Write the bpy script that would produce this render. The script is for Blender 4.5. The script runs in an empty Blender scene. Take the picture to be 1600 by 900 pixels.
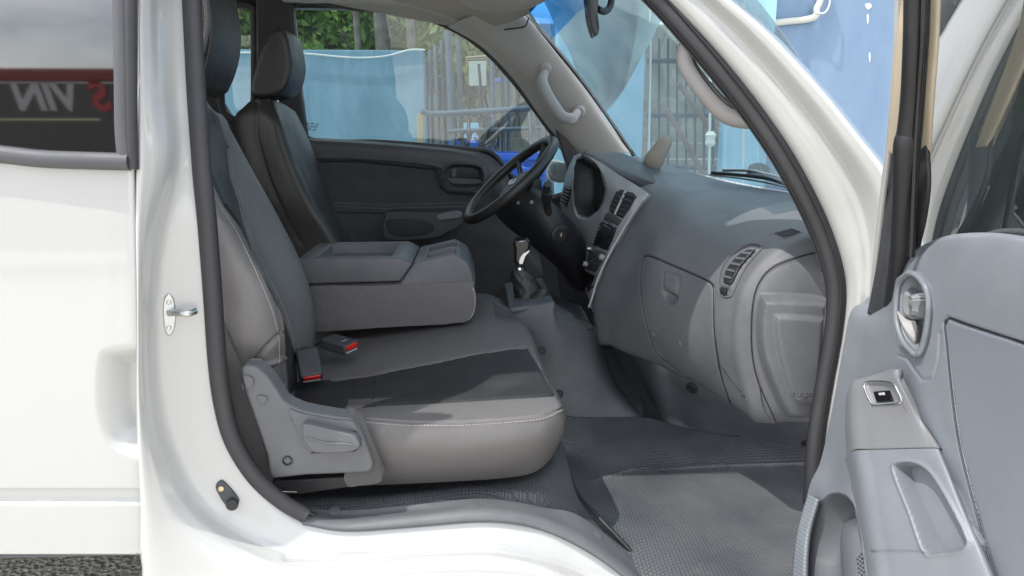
import bpy, bmesh, math, random
import numpy as np
from mathutils import Vector, Matrix, noise as mnoise
from mathutils.bvhtree import BVHTree
from mathutils.geometry import tessellate_polygon
random.seed(7)
S = bpy.context.scene
COL = S.collection
R = math.radians
# ------------------------------------------------------------------ camera, world, sun
CAM = np.array([0.0, 0.0, 1.20]); PITCH = R(12); YAW = R(3); FPX = 1155.0
cd = bpy.data.cameras.new("camera"); cam = bpy.data.objects.new("camera", cd); COL.objects.link(cam)
cam.location = CAM; cam.rotation_euler = (R(90)-PITCH, 0, -YAW)
cd.sensor_width = 36; cd.lens = 36*FPX/1600; cd.clip_start = 0.02; cd.clip_end = 3000
S.camera = cam
SUN_TO = Vector((-0.50, -0.20, 1.0)).normalized()      # direction towards the sun
w = bpy.data.worlds.new("World"); S.world = w; w.use_nodes = True
nt = w.node_tree; nt.nodes.clear()
sky = nt.nodes.new("ShaderNodeTexSky"); sky.sky_type = 'NISHITA'; sky.sun_disc = False
sky.sun_elevation = math.asin(SUN_TO.z); sky.sun_rotation = math.atan2(SUN_TO.x, SUN_TO.y)
sky.air_density = 1.0; sky.dust_density = 1.5
tc = nt.nodes.new("ShaderNodeTexCoord"); mp = nt.nodes.new("ShaderNodeMapping"); mp.inputs['Scale'].default_value = (1, 1, 2.6)
nz = nt.nodes.new("ShaderNodeTexNoise"); nz.inputs['Scale'].default_value = 2.3; nz.inputs['Detail'].default_value = 7
rp = nt.nodes.new("ShaderNodeValToRGB"); rp.color_ramp.elements[0].position = .34; rp.color_ramp.elements[1].position = .58
mx = nt.nodes.new("ShaderNodeMixRGB"); mx.inputs['Color2'].default_value = (15, 15.2, 15.8, 1)
bg = nt.nodes.new("ShaderNodeBackground"); bg.inputs['Strength'].default_value = 0.15
out = nt.nodes.new("ShaderNodeOutputWorld")
L = nt.links.new
L(tc.outputs['Generated'], mp.inputs[0]); L(mp.outputs[0], nz.inputs['Vector']); L(nz.outputs[0], rp.inputs[0])
L(rp.outputs[0], mx.inputs[0]); L(sky.outputs[0], mx.inputs['Color1']); L(mx.outputs[0], bg.inputs[0]); L(bg.outputs[0], out.inputs[0])
sd = bpy.data.lights.new("sun", 'SUN'); so = bpy.data.objects.new("sun", sd); COL.objects.link(so)
sd.energy = 3.2; sd.angle = R(0.5); sd.color = (1, .965, .9)
so.rotation_euler = SUN_TO.to_track_quat('Z', 'Y').to_euler(); so.location = (0, -3, 6)
S.view_settings.view_transform = 'Standard'; S.view_settings.look = 'None'; S.view_settings.exposure = 0.3; S.view_settings.gamma = 1
S.render.engine = 'CYCLES'
S.cycles.max_bounces = 14; S.cycles.transparent_max_bounces = 24; S.cycles.diffuse_bounces = 6

# ------------------------------------------------------------------ rays
cF = np.array([math.sin(YAW)*math.cos(PITCH), math.cos(YAW)*math.cos(PITCH), -math.sin(PITCH)])
cR = np.array([math.cos(YAW), -math.sin(YAW), 0.0]); cU = np.cross(cR, cF)
def ray(u, v): return cF*FPX + cR*(u-800) + cU*(450-v)
def Y(u, v, y, k=0.0):
    "point of the place on the plane y = y + k*(z-1.2) seen along a ray"
    d = ray(u, v); t = y/(d[1]-k*d[2]); return CAM + d*t
def X(u, v, x):
    d = ray(u, v); return CAM + d*(x/d[0])
def Z(u, v, z):
    d = ray(u, v); return CAM + d*((z-CAM[2])/d[2])
def PL(u, v, p, n):
    d = ray(u, v); p = np.array(p); n = np.array(n); return CAM + d*(np.dot(p-CAM, n)/np.dot(d, n))
def g(p):
    return p if isinstance(p, np.ndarray) else Y(*p)
def proj(P):
    D = P-CAM; z = D@cF; z = np.where(np.abs(z) < 1e-6, 1e-6, z)
    return 800+FPX*(D@cR)/z, 450-FPX*(D@cU)/z
def cr(P, m, closed=False):
    "Catmull-Rom through the points along axis 0, m samples"
    P = np.asarray(P, float); n = len(P)
    if n == 2 and not closed:
        t = np.linspace(0, 1, m).reshape((-1,)+(1,)*(P.ndim-1)); return P[0]*(1-t)+P[1]*t
    if closed: t = np.linspace(0, n, m, endpoint=False)
    else: t = np.linspace(0, n-1-1e-9, m)
    i = np.floor(t).astype(int); f = (t-i).reshape((-1,)+(1,)*(P.ndim-1))
    if closed: a, b, c, d = P[(i-1) % n], P[i % n], P[(i+1) % n], P[(i+2) % n]
    else:
        E = np.concatenate([[2*P[0]-P[1]], P, [2*P[-1]-P[-2]]]); a, b, c, d = E[i], E[i+1], E[i+2], E[i+3]
    return .5*((2*b)+(c-a)*f+(2*a-5*b+4*c-d)*f*f+(3*b-a-3*c+d)*f**3)

# ------------------------------------------------------------------ materials
def newmat(name):
    m = bpy.data.materials.new(name); m.use_nodes = True
    return m, m.node_tree, m.node_tree.nodes['Principled BSDF']
def mat(name, col, rough=.5, metal=0, bump=0, scale=300, kind='noise', var=.06, vscale=6, coat=0, spec=.5, coord='Object', rvar=.08, dist=.001, sheen=0, dust=0, wrinkle=0):
    m, t, b = newmat(name); N = t.nodes.new; K = t.links.new
    b.inputs['Metallic'].default_value = metal; b.inputs['Specular IOR Level'].default_value = spec
    b.inputs['Coat Weight'].default_value = coat; b.inputs['Coat Roughness'].default_value = .04
    if sheen: b.inputs['Sheen Weight'].default_value = sheen
    tcn = N('ShaderNodeTexCoord')
    n1 = N('ShaderNodeTexNoise'); n1.inputs['Scale'].default_value = vscale; n1.inputs['Detail'].default_value = 6; K(tcn.outputs['Object'], n1.inputs['Vector'])
    mr = N('ShaderNodeMapRange'); mr.inputs[1].default_value = .15; mr.inputs[2].default_value = .85; mr.inputs[3].default_value = 1-var; mr.inputs[4].default_value = 1+var
    K(n1.outputs[0], mr.inputs[0])
    mm = N('ShaderNodeMixRGB'); mm.blend_type = 'MULTIPLY'; mm.inputs[0].default_value = 1; mm.inputs[1].default_value = (*col, 1)
    K(mr.outputs[0], mm.inputs[2]); K(mm.outputs[0], b.inputs['Base Color'])
    if dust:
        dn = N('ShaderNodeTexNoise'); dn.inputs['Scale'].default_value = 16; dn.inputs['Detail'].default_value = 12; dn.inputs['Roughness'].default_value = .75; K(tcn.outputs['Object'], dn.inputs['Vector'])
        dr_ = N('ShaderNodeMapRange'); dr_.inputs[1].default_value = .42; dr_.inputs[2].default_value = .85; dr_.inputs[4].default_value = dust*3; K(dn.outputs[0], dr_.inputs[0])
        dm = N('ShaderNodeMixRGB'); dm.inputs[2].default_value = (.34, .335, .32, 1); K(dr_.outputs[0], dm.inputs[0]); K(mm.outputs[0], dm.inputs[1]); K(dm.outputs[0], b.inputs['Base Color'])
    r2 = N('ShaderNodeMapRange'); r2.inputs[1].default_value = .15; r2.inputs[2].default_value = .85; r2.inputs[3].default_value = max(0, rough-rvar); r2.inputs[4].default_value = min(1, rough+rvar)
    n2 = N('ShaderNodeTexNoise'); n2.inputs['Scale'].default_value = vscale*2.3; n2.inputs['Detail'].default_value = 8; K(tcn.outputs['Object'], n2.inputs['Vector'])
    K(n2.outputs[0], r2.inputs[0]); K(r2.outputs[0], b.inputs['Roughness'])
    if bump:
        if kind == 'noise':
            bn = N('ShaderNodeTexNoise'); bn.inputs['Scale'].default_value = scale; bn.inputs['Detail'].default_value = 3
        elif kind == 'voronoi':
            bn = N('ShaderNodeTexVoronoi'); bn.inputs['Scale'].default_value = scale
        K(tcn.outputs[coord], bn.inputs['Vector'])
        bp = N('ShaderNodeBump'); bp.inputs['Strength'].default_value = bump; bp.inputs['Distance'].default_value = dist
        K(bn.outputs[0], bp.inputs['Height']); K(bp.outputs[0], b.inputs['Normal'])
        if wrinkle:
            wn = N('ShaderNodeTexNoise'); wn.inputs['Scale'].default_value = 14; wn.inputs['Detail'].default_value = 5; wn.inputs['Distortion'].default_value = 1.2; K(tcn.outputs['Object'], wn.inputs['Vector'])
            b2 = N('ShaderNodeBump'); b2.inputs['Strength'].default_value = wrinkle; b2.inputs['Distance'].default_value = .006; K(wn.outputs[0], b2.inputs['Height']); K(bp.outputs[0], b2.inputs['Normal']); K(b2.outputs[0], b.inputs['Normal'])
    return m
def glassmat(name, tint, rough=0.0, ior=1.5, boost=1.0, base=0.0, dusty=0.0):
    m = bpy.data.materials.new(name); m.use_nodes = True; t = m.node_tree; t.nodes.clear(); N = t.nodes.new; K = t.links.new
    o = N('ShaderNodeOutputMaterial'); mixs = N('ShaderNodeMixShader'); tr = N('ShaderNodeBsdfTransparent'); gl = N('ShaderNodeBsdfGlossy')
    tr.inputs[0].default_value = (*tint, 1); gl.inputs['Roughness'].default_value = rough
    fw = N('ShaderNodeLayerWeight'); fw.inputs[0].default_value = .5; pw = N('ShaderNodeMath'); pw.operation = 'POWER'; pw.inputs[1].default_value = 5; K(fw.outputs['Facing'], pw.inputs[0])
    lw = N('ShaderNodeMath'); lw.operation = 'MULTIPLY_ADD'; lw.inputs[1].default_value = .9; lw.inputs[2].default_value = .04; K(pw.outputs[0], lw.inputs[0])
    ma = N('ShaderNodeMath'); ma.operation = 'MULTIPLY_ADD'; ma.inputs[1].default_value = boost; ma.inputs[2].default_value = base; ma.use_clamp = True
    K(lw.outputs[0], ma.inputs[0]); K(ma.outputs[0], mixs.inputs[0]); K(tr.outputs[0], mixs.inputs[1]); K(gl.outputs[0], mixs.inputs[2]); K(mixs.outputs[0], o.inputs[0])
    if dusty:
        tl = N('ShaderNodeBsdfTranslucent'); tl.inputs[0].default_value = (.9, .9, .88, 1); m2 = N('ShaderNodeMixShader'); K(mixs.outputs[0], m2.inputs[1]); K(tl.outputs[0], m2.inputs[2])
        t2 = N('ShaderNodeTexCoord'); n2 = N('ShaderNodeTexNoise'); n2.inputs['Scale'].default_value = 5; n2.inputs['Detail'].default_value = 8; K(t2.outputs['Object'], n2.inputs['Vector'])
        r2 = N('ShaderNodeMapRange'); r2.inputs[1].default_value = .3; r2.inputs[2].default_value = .75; r2.inputs[3].default_value = dusty*.5; r2.inputs[4].default_value = dusty*1.6; K(n2.outputs[0], r2.inputs[0]); K(r2.outputs[0], m2.inputs[0]); K(m2.outputs[0], o.inputs[0])
    return m
M = {}
M['paint'] = mat('white_paint', (.46, .468, .462), .25, dust=.006, coat=.9, var=.008, vscale=1.5, rvar=.03)
M['cream'] = mat('cream_paint', (.56, .48, .36), .35, coat=.4, var=.02)
M['trim'] = mat('grey_plastic', (.106, .111, .122), .5, bump=.4, scale=500, var=.08, vscale=5, dist=.0007, dust=.05)
M['trimdark'] = mat('dark_grey_plastic', (.042, .045, .052), .5, bump=.4, scale=500, var=.08, dist=.0007, dust=.03)
M['trimmid'] = mat('mid_grey_plastic', (.068, .075, .087), .45, bump=.4, scale=500, var=.1, dist=.0007, dust=.04)
M['black'] = mat('black_plastic', (.016, .017, .02), .5, bump=.25, scale=900, var=.1, dist=.0005)
M['gloss'] = mat('gloss_black', (.008, .008, .01), .12, var=.1)
M['door'] = mat('door_plastic', (.165, .182, .208), .42, bump=.4, scale=450, var=.07, dist=.0007, dust=.06)
M['switchtrim'] = mat('silver_plastic', (.17, .175, .187), .5, metal=.0, bump=.1, scale=900, var=.03)
M['pillar'] = mat('beige_trim', (.31, .308, .295), .62, bump=.3, scale=800, var=.03, dist=.0006)
M['liner'] = mat('headliner_cloth', (.30, .29, .26), .95, bump=.4, scale=900, var=.04)
M['leather'] = mat('grey_leather', (.118, .114, .115), .42, wrinkle=.22, dust=.02, bump=.5, scale=420, kind='voronoi', var=.07, vscale=7, dist=.0007)
M['leather2'] = mat('cool_grey_leather', (.120, .12, .122), .45, wrinkle=.2, bump=.5, scale=420, kind='voronoi', var=.07, vscale=7, dist=.0007)
M['blackleather'] = mat('black_leather', (.019, .019, .019), .38, wrinkle=.25, dust=.012, bump=.6, scale=420, kind='voronoi', var=.1, dist=.0007)
M['handle'] = mat('handle_grey', (.29, .285, .285), .5, bump=.35, scale=350, kind='voronoi', var=.04, dist=.0007)
M['cloth'] = mat('grey_cloth', (.085, .082, .082), .95, bump=.9, scale=1300, var=.1, sheen=.2)
M['rubber'] = mat('rubber_seal', (.035, .035, .04), .55, bump=.2, scale=400, var=.2, vscale=12)
M['seal'] = mat('grey_window_rubber', (.075, .078, .088), .6, var=.08)
M['chrome'] = mat('chrome', (.72, .72, .74), .14, metal=1, var=.03)
M['steel'] = mat('zinc_steel', (.5, .52, .53), .3, metal=1, var=.08, vscale=40)
M['silver'] = mat('satin_silver', (.33, .335, .345), .36, metal=.25, var=.03)
M['red'] = mat('red_button', (.62, .02, .015), .35, var=.04)
M['stitch'] = mat('stitch_thread', (.36, .33, .31), .8, var=.1)
M['brass'] = mat('brass_screw', (.55, .45, .3), .35, metal=1)
M['grey'] = mat('pale_grey_marking', (.4, .4, .42), .5)
M['glass'] = glassmat('clear_glass', (.80, .86, .88), boost=1.0, base=.02)
M['windshield'] = glassmat('windshield_glass', (.70, .82, .86), boost=1.3, base=.05, dusty=.07)
M['sidewin'] = glassmat('tinted_glass', (.72, .80, .82), boost=1.2, base=.02, dusty=.012)
M['dark'] = glassmat('privacy_glass', (.10, .10, .12), rough=.028, boost=1.6, base=.20, dusty=.02)
M['doorglass'] = glassmat('door_glass', (.22, .28, .27), boost=1.3, base=.50, dusty=.05)
# black perforated seat cloth
def perf():
    m, t, b = newmat('perforated_black_cloth'); N = t.nodes.new; K = t.links.new
    uv = N('ShaderNodeTexCoord'); vo = N('ShaderNodeTexVoronoi'); vo.inputs['Scale'].default_value = 190; vo.inputs['Randomness'].default_value = .15
    K(uv.outputs['UV'], vo.inputs['Vector'])
    rr = N('ShaderNodeValToRGB'); rr.color_ramp.elements[0].position = .12; rr.color_ramp.elements[0].color = (.004, .004, .005, 1)
    rr.color_ramp.elements[1].position = .3; rr.color_ramp.elements[1].color = (.022, .023, .025, 1); K(vo.outputs['Distance'], rr.inputs[0])
    nn = N('ShaderNodeTexNoise'); nn.inputs['Scale'].default_value = 9; nn.inputs['Detail'].default_value = 9; K(uv.outputs['Object'], nn.inputs['Vector'])
    r2 = N('ShaderNodeValToRGB'); r2.color_ramp.elements[0].position = .52; r2.color_ramp.elements[1].position = .78; K(nn.outputs[0], r2.inputs[0])
    mixc = N('ShaderNodeMixRGB'); mixc.inputs[2].default_value = (.055, .055, .055, 1); K(rr.outputs[0], mixc.inputs[1])
    mu = N('ShaderNodeMath'); mu.operation = 'MULTIPLY'; mu.inputs[1].default_value = .6; K(r2.outputs[0], mu.inputs[0]); K(mu.outputs[0], mixc.inputs[0])
    K(mixc.outputs[0], b.inputs['Base Color']); b.inputs['Roughness'].default_value = .6
    bp = N('ShaderNodeBump'); bp.inputs['Strength'].default_value = .6; bp.inputs['Distance'].default_value = .001; K(vo.outputs['Distance'], bp.inputs['Height']); K(bp.outputs[0], b.inputs['Normal'])
    return m
M['perf'] = perf()
def matmat():     # vinyl floor mat with raised square studs
    m, t, b = newmat('studded_floor_vinyl'); N = t.nodes.new; K = t.links.new
    tcn = N('ShaderNodeTexCoord'); mpn = N('ShaderNodeMapping'); mpn.inputs['Scale'].default_value = (138, 138, 138); K(tcn.outputs['UV'], mpn.inputs[0])
    sep = N('ShaderNodeSeparateXYZ'); K(mpn.outputs[0], sep.inputs[0])
    hs = []
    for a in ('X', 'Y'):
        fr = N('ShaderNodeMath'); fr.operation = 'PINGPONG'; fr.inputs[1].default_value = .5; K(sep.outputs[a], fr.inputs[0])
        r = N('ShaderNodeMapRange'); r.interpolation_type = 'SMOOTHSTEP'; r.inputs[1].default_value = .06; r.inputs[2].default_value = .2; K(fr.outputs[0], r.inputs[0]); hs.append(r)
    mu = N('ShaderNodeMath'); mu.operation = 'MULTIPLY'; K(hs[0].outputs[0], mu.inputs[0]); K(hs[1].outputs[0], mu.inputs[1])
    bp = N('ShaderNodeBump'); bp.inputs['Strength'].default_value = .9; bp.inputs['Distance'].default_value = .004; K(mu.outputs[0], bp.inputs['Height']); K(bp.outputs[0], b.inputs['Normal'])
    nn = N('ShaderNodeTexNoise'); nn.inputs['Scale'].default_value = 6; nn.inputs['Detail'].default_value = 9; K(tcn.outputs['Object'], nn.inputs['Vector'])
    r2 = N('ShaderNodeValToRGB'); r2.color_ramp.elements[0].position = .35; r2.color_ramp.elements[0].color = (.075, .083, .095, 1)
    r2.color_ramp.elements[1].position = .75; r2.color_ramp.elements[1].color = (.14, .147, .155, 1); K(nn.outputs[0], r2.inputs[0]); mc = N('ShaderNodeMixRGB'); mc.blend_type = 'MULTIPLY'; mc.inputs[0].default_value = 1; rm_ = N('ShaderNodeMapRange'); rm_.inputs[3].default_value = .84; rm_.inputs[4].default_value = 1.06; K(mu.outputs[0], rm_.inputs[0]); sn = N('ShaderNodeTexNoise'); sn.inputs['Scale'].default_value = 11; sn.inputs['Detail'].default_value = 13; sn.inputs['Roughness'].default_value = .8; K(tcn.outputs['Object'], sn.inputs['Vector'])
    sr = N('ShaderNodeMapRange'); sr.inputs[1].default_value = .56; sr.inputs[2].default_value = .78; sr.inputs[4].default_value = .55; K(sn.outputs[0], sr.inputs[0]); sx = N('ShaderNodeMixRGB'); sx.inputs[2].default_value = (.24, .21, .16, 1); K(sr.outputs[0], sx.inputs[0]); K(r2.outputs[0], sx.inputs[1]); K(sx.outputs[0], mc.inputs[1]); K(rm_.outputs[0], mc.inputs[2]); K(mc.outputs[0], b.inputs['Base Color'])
    r3 = N('ShaderNodeMapRange'); r3.inputs[3].default_value = .28; r3.inputs[4].default_value = .55; K(nn.outputs[0], r3.inputs[0]); K(r3.outputs[0], b.inputs['Roughness'])
    return m
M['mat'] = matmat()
def ribbed(name, col, scale, axis='X', rough=.5, st=.5):
    m, t, b = newmat(name); N = t.nodes.new; K = t.links.new
    tcn = N('ShaderNodeTexCoord'); wv = N('ShaderNodeTexWave'); wv.inputs['Scale'].default_value = scale; wv.bands_direction = axis; K(tcn.outputs['UV'], wv.inputs['Vector'])
    bp = N('ShaderNodeBump'); bp.inputs['Strength'].default_value = st; bp.inputs['Distance'].default_value = .001; K(wv.outputs[0], bp.inputs['Height']); K(bp.outputs[0], b.inputs['Normal'])
    b.inputs['Base Color'].default_value = (*col, 1); b.inputs['Roughness'].default_value = rough
    return m
M['doorfabric'] = ribbed('fine_ribbed_door_cloth', (.15, .168, .195), 170, 'DIAGONAL', .55, .14)
M['ribs'] = ribbed('ribbed_plastic', (.18, .2, .225), 45, 'Y', .4)

# ------------------------------------------------------------------ mesh helpers
def link(o, parent=None):
    COL.objects.link(o)
    if parent is not None: o.parent = parent
    return o
def tag(o, label=None, cat=None, group=None, kind=None):
    if label: o['label'] = label
    if cat: o['category'] = cat
    if group: o['group'] = group
    if kind: o['kind'] = kind
    return o
def empty(name, loc, parent=None):
    o = bpy.data.objects.new(name, None); o.location = loc; o.empty_display_size = .1; return link(o, parent)
def rel(V, parent):
    if parent is None: return V
    return V - np.array(world_loc(parent))
def world_loc(o):
    v = Vector((0, 0, 0))
    while o is not None: v += o.location; o = o.parent
    return v
def mesh(name, V, F, m, parent=None, smooth=True, sharp=None, uv=None, bevel=0, seg=3, solid=0, sub=0, offset=1):
    V = rel(np.asarray(V, float), parent)
    me = bpy.data.meshes.new(name); me.from_pydata([tuple(p) for p in V], [], F); me.update()
    if m: me.materials.append(m)
    if smooth: me.polygons.foreach_set('use_smooth', [True]*len(me.polygons))
    if sharp: me.set_sharp_from_angle(angle=R(sharp))
    if uv is not None:
        l = me.uv_layers.new(name='uv'); idx = np.empty(len(me.loops), int); me.loops.foreach_get('vertex_index', idx)
        l.data.foreach_set('uv', np.asarray(uv)[idx].ravel())
    o = bpy.data.objects.new(name, me); link(o, parent)
    if solid:
        s = o.modifiers.new('solid', 'SOLIDIFY'); s.thickness = solid; s.offset = offset
    if sub: s = o.modifiers.new('sub', 'SUBSURF'); s.levels = s.render_levels = sub
    if bevel:
        b = o.modifiers.new('bevel', 'BEVEL'); b.width = bevel; b.segments = seg; b.limit_method = 'ANGLE'; b.angle_limit = R(35)
    return o
def segdist(U, V, pts, closed):
    pts = np.asarray(pts, float); n = len(pts); D = np.full(U.shape, 1e9)
    for i in range(n if closed else n-1):
        a, b = pts[i], pts[(i+1) % n]; d = b-a; L2 = max(d@d, 1e-9)
        t = np.clip(((U-a[0])*d[0]+(V-a[1])*d[1])/L2, 0, 1)
        D = np.minimum(D, np.hypot(U-a[0]-t*d[0], V-a[1]-t*d[1]))
    return D
def inside(U, V, pts):
    pts = np.asarray(pts, float); n = len(pts); r = np.zeros(U.shape, bool)
    for i in range(n):
        a, b = pts[i], pts[(i+1) % n]
        c = ((a[1] > V) != (b[1] > V)) & (U < (b[0]-a[0])*(V-a[1])/((b[1]-a[1]) or 1e-9)+a[0]); r ^= c
    return r
def sm(x): x = np.clip(x, 0, 1); return x*x*(3-2*x)
def chaikin(pts, n=2):
    P = np.asarray(pts, float)
    for _ in range(n): Q = np.roll(P, -1, 0); P = np.stack([P*.75+Q*.25, P*.25+Q*.75], 1).reshape(-1, 2)
    return [tuple(p) for p in P]
def rnd(pts, m=None):
    "smooth closed outline in pixels"
    return cr(np.asarray(pts, float), m or len(pts)*6, True)
BV = {}
def patch(name, rows, nr, nc, m, parent=None, press=(), regions=(), solid=0, flip=False, tweak=None, pdir=None, xyuv=False):
    P = np.array([[g(p) for p in r] for r in rows]); P = cr(P, nr); P = cr(P.transpose(1, 0, 2), nc).transpose(1, 0, 2)
    def normals(P):
        n = np.cross(np.gradient(P, axis=0), np.gradient(P, axis=1)); n /= np.linalg.norm(n, axis=2, keepdims=True)+1e-12
        s = np.sign((n*(CAM-P)).sum(2).mean()) or 1
        return n*s, s
    n, s = normals(P); U, V = proj(P)
    if tweak is not None: P = tweak(P, n, U, V)
    for pr in press:
        kind, pts, dep, wd = pr[:4]; pts = np.asarray(pts, float)
        if kind == 'in':
            amt = dep*sm(segdist(U, V, pts, True)/wd)*inside(U, V, pts)
        elif kind == 'inout':      # soft both sides
            sg = segdist(U, V, pts, True)*np.where(inside(U, V, pts), 1, -1); amt = dep*sm(.5+sg/(2*wd))
        else:
            if kind == 'curve': pts = cr(pts, len(pts)*6)
            amt = dep*(1-sm(segdist(U, V, pts, kind == 'loop')/wd))
        P = P+(n if pdir is None else np.array(pdir))*amt[..., None]
    a, b = P.shape[:2]
    du = np.linalg.norm(np.diff(P, axis=1), axis=2); du = np.concatenate([np.zeros((a, 1)), du], 1).cumsum(1)
    dv = np.linalg.norm(np.diff(P, axis=0), axis=2); dv = np.concatenate([np.zeros((1, b)), dv], 0).cumsum(0)
    uv = np.stack([du.mean(0)[None, :].repeat(a, 0), dv.mean(1)[:, None].repeat(b, 1)], 2).reshape(-1, 2)
    if xyuv: uv = np.stack([P[..., 0], P[..., 1]-P[..., 2]], 2).reshape(-1, 2)
    if s > 0: q = lambda i, j: (i*b+j, (i+1)*b+j, (i+1)*b+j+1, i*b+j+1)
    else: q = lambda i, j: (i*b+j, i*b+j+1, (i+1)*b+j+1, (i+1)*b+j)
    Uc = (U[:-1, :-1]+U[1:, 1:])/2; Vc = (V[:-1, :-1]+V[1:, 1:])/2
    own = np.zeros(Uc.shape, int)
    for k, rg in enumerate(regions): own[inside(Uc, Vc, rg[1])] = k+1
    VV = P.reshape(-1, 3); outs = []
    for k in range(len(regions)+1):
        ii, jj = np.nonzero(own == k)
        if len(ii) == 0: outs.append(None); continue
        F = np.array([q(i, j) for i, j in zip(ii, jj)]); used, inv = np.unique(F, return_inverse=True)
        F = inv.reshape(F.shape).tolist()
        nm, mm, par = (name, m, parent) if k == 0 else (regions[k-1][0], regions[k-1][2], regions[k-1][3] if len(regions[k-1]) > 3 else outs[0])
        o = mesh(nm, VV[used], F, mm, par, uv=uv[used], solid=-solid if solid else 0, offset=1); outs.append(o)
    F0 = [q(i, j) for i in range(a-1) for j in range(b-1)]
    BV[outs[0].name] = BVHTree.FromPolygons([Vector(p) for p in VV], F0)
    outs[0]['bv'] = outs[0].name
    return outs if regions else outs[0]
def hit(o, u, v, off=0.0):
    d = Vector(ray(u, v)).normalized(); loc, nn, i, t = BV[o['bv']].ray_cast(Vector(CAM), d)
    if loc is None:
        loc, nn, i, t = BV[o['bv']].find_nearest(Vector(CAM)+d*1.6)
    if nn.dot(d) > 0: nn = -nn
    return np.array(loc+nn*off), np.array(nn)
def sweep(pts, r, n=10, closed=False, flat=1.0, up=None):
    pts = np.asarray(pts, float); m = len(pts); rr = np.broadcast_to(np.asarray(r, float), (m,)) if np.ndim(r) == 0 or len(r) == m else cr(np.asarray(r, float), m)
    T = np.gradient(pts, axis=0)
    if closed: T = np.roll(pts, -1, 0)-np.roll(pts, 1, 0)
    T /= np.linalg.norm(T, axis=1, keepdims=True)+1e-12
    a = np.array(up if up is not None else (0, 0, 1.0)); 
    if abs(T[0]@a) > .95: a = np.array([1.0, 0, 0])
    N = a-T[0]*(a@T[0]); N /= np.linalg.norm(N); V = []; 
    for i in range(m):
        N = N-T[i]*(N@T[i]); N /= np.linalg.norm(N)+1e-12; B = np.cross(T[i], N)
        for k in range(n):
            t = 2*math.pi*k/n; V.append(pts[i]+(N*math.cos(t)+B*math.sin(t)*flat)*rr[i])
    F = []
    for i in range(m if closed else m-1):
        j = (i+1) % m
        for k in range(n): F.append((i*n+k, i*n+(k+1) % n, j*n+(k+1) % n, j*n+k))
    if not closed: F.append(tuple(range(n-1, -1, -1))); F.append(tuple((m-1)*n+k for k in range(n)))
    return V, F
def tube(name, pts, r, m, parent=None, n=10, closed=False, flat=1.0, up=None, res=8, raw=False):
    P = np.array([g(p) for p in pts])
    if not raw: P = cr(P, len(P)*res, closed)
    V, F = sweep(P, r, n, closed, flat, up); return mesh(name, V, F, m, parent, sharp=60)
def seam(name, surf, pts, r, m, parent=None, off=0.0, closed=False, res=8, n=6):
    q = cr(np.asarray(pts, float), len(pts)*res, closed); P = np.array([hit(surf, u, v, off)[0] for u, v in q])
    V, F = sweep(P, r, n, closed); return mesh(name, V, F, m, parent)
def stitches(name, surf, pts, m, parent, step=5.0, ln=3.2, r=.0010, off=.0008):
    q = cr(np.asarray(pts, float), len(pts)*40); d = np.concatenate([[0], np.linalg.norm(np.diff(q, axis=0), axis=1).cumsum()]); V = []; F = []
    for s in np.arange(0, d[-1]-ln, step):
        a = [np.interp(s, d, q[:, 0]), np.interp(s, d, q[:, 1])]; b = [np.interp(s+ln, d, q[:, 0]), np.interp(s+ln, d, q[:, 1])]
        v, f = sweep([hit(surf, *a, off)[0], hit(surf, *b, off)[0]], r, 5); k = len(V); V += list(v); F += [tuple(i+k for i in x) for x in f]
    return mesh(name, V, F, m, parent)
def slab(name, outer, y, depth, m, parent=None, k=0.0, holes=(), bevel=0, seg=3, dirv=None, pts3=None, sharp=40):
    "outline on the plane y (+k per metre of height) with real thickness"
    rings = [np.array([Y(p[0], p[1], y, k) if not isinstance(p, np.ndarray) or len(p) == 2 else p for p in outer])]
    if pts3 is not None: rings = [np.array(pts3)]
    rings += [np.array([Y(p[0], p[1], y, k) for p in h]) for h in holes]
    dv = np.array(dirv if dirv is not None else (0, 1, 0), float)*depth
    allv = np.concatenate(rings); n = len(allv)
    # project to 2D for tessellation
    a = allv[0]; nn = np.cross(rings[0][len(rings[0])//3]-a, rings[0][2*len(rings[0])//3]-a); nn = nn/ (np.linalg.norm(nn)+1e-12)
    e1 = np.cross(nn, (0.31, .52, .8)); e1 /= np.linalg.norm(e1); e2 = np.cross(nn, e1)
    if holes:
        tri = tessellate_polygon([[Vector((float((p-a)@e1), float((p-a)@e2), 0)) for p in r] for r in rings]); F = [tuple(t) for t in tri]
    else: F = [tuple(range(n))]
    V = np.concatenate([allv, allv+dv]); F2 = list(F)+[tuple(i+n for i in reversed(f)) for f in F]
    s = 0
    for r in rings:
        c = len(r)
        for i in range(c): F2.append((s+i, s+(i+1) % c, s+(i+1) % c+n, s+i+n))
        s += c
    o = mesh(name, V, F2, m, parent, sharp=sharp, bevel=bevel, seg=seg)
    bm = bmesh.new(); bm.from_mesh(o.data); bmesh.ops.recalc_face_normals(bm, faces=bm.faces); bm.to_mesh(o.data); bm.free()
    o.data.set_sharp_from_angle(angle=R(sharp))
    return o
def box(name, c, size, m, parent=None, bevel=.004, rot=None, seg=3):
    x, y, z = [s/2 for s in size]; V = np.array([(i*x, j*y, k*z) for i in (-1, 1) for j in (-1, 1) for k in (-1, 1)])
    if rot is not None: V = V@np.array(rot).T
    V = V+np.array(c); F = [(0, 1, 3, 2), (4, 6, 7, 5), (0, 4, 5, 1), (2, 3, 7, 6), (0, 2, 6, 4), (1, 5, 7, 3)]
    return mesh(name, V, F, m, parent, sharp=40, bevel=bevel, seg=seg)
def frame(a, b, up=(0, 0, 1)):
    "rotation columns x=a-direction"
    a = np.array(a, float); a /= np.linalg.norm(a); b = np.array(b, float); b = b-a*(a@b); b /= np.linalg.norm(b); return np.stack([a, b, np.cross(a, b)], 1)
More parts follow.
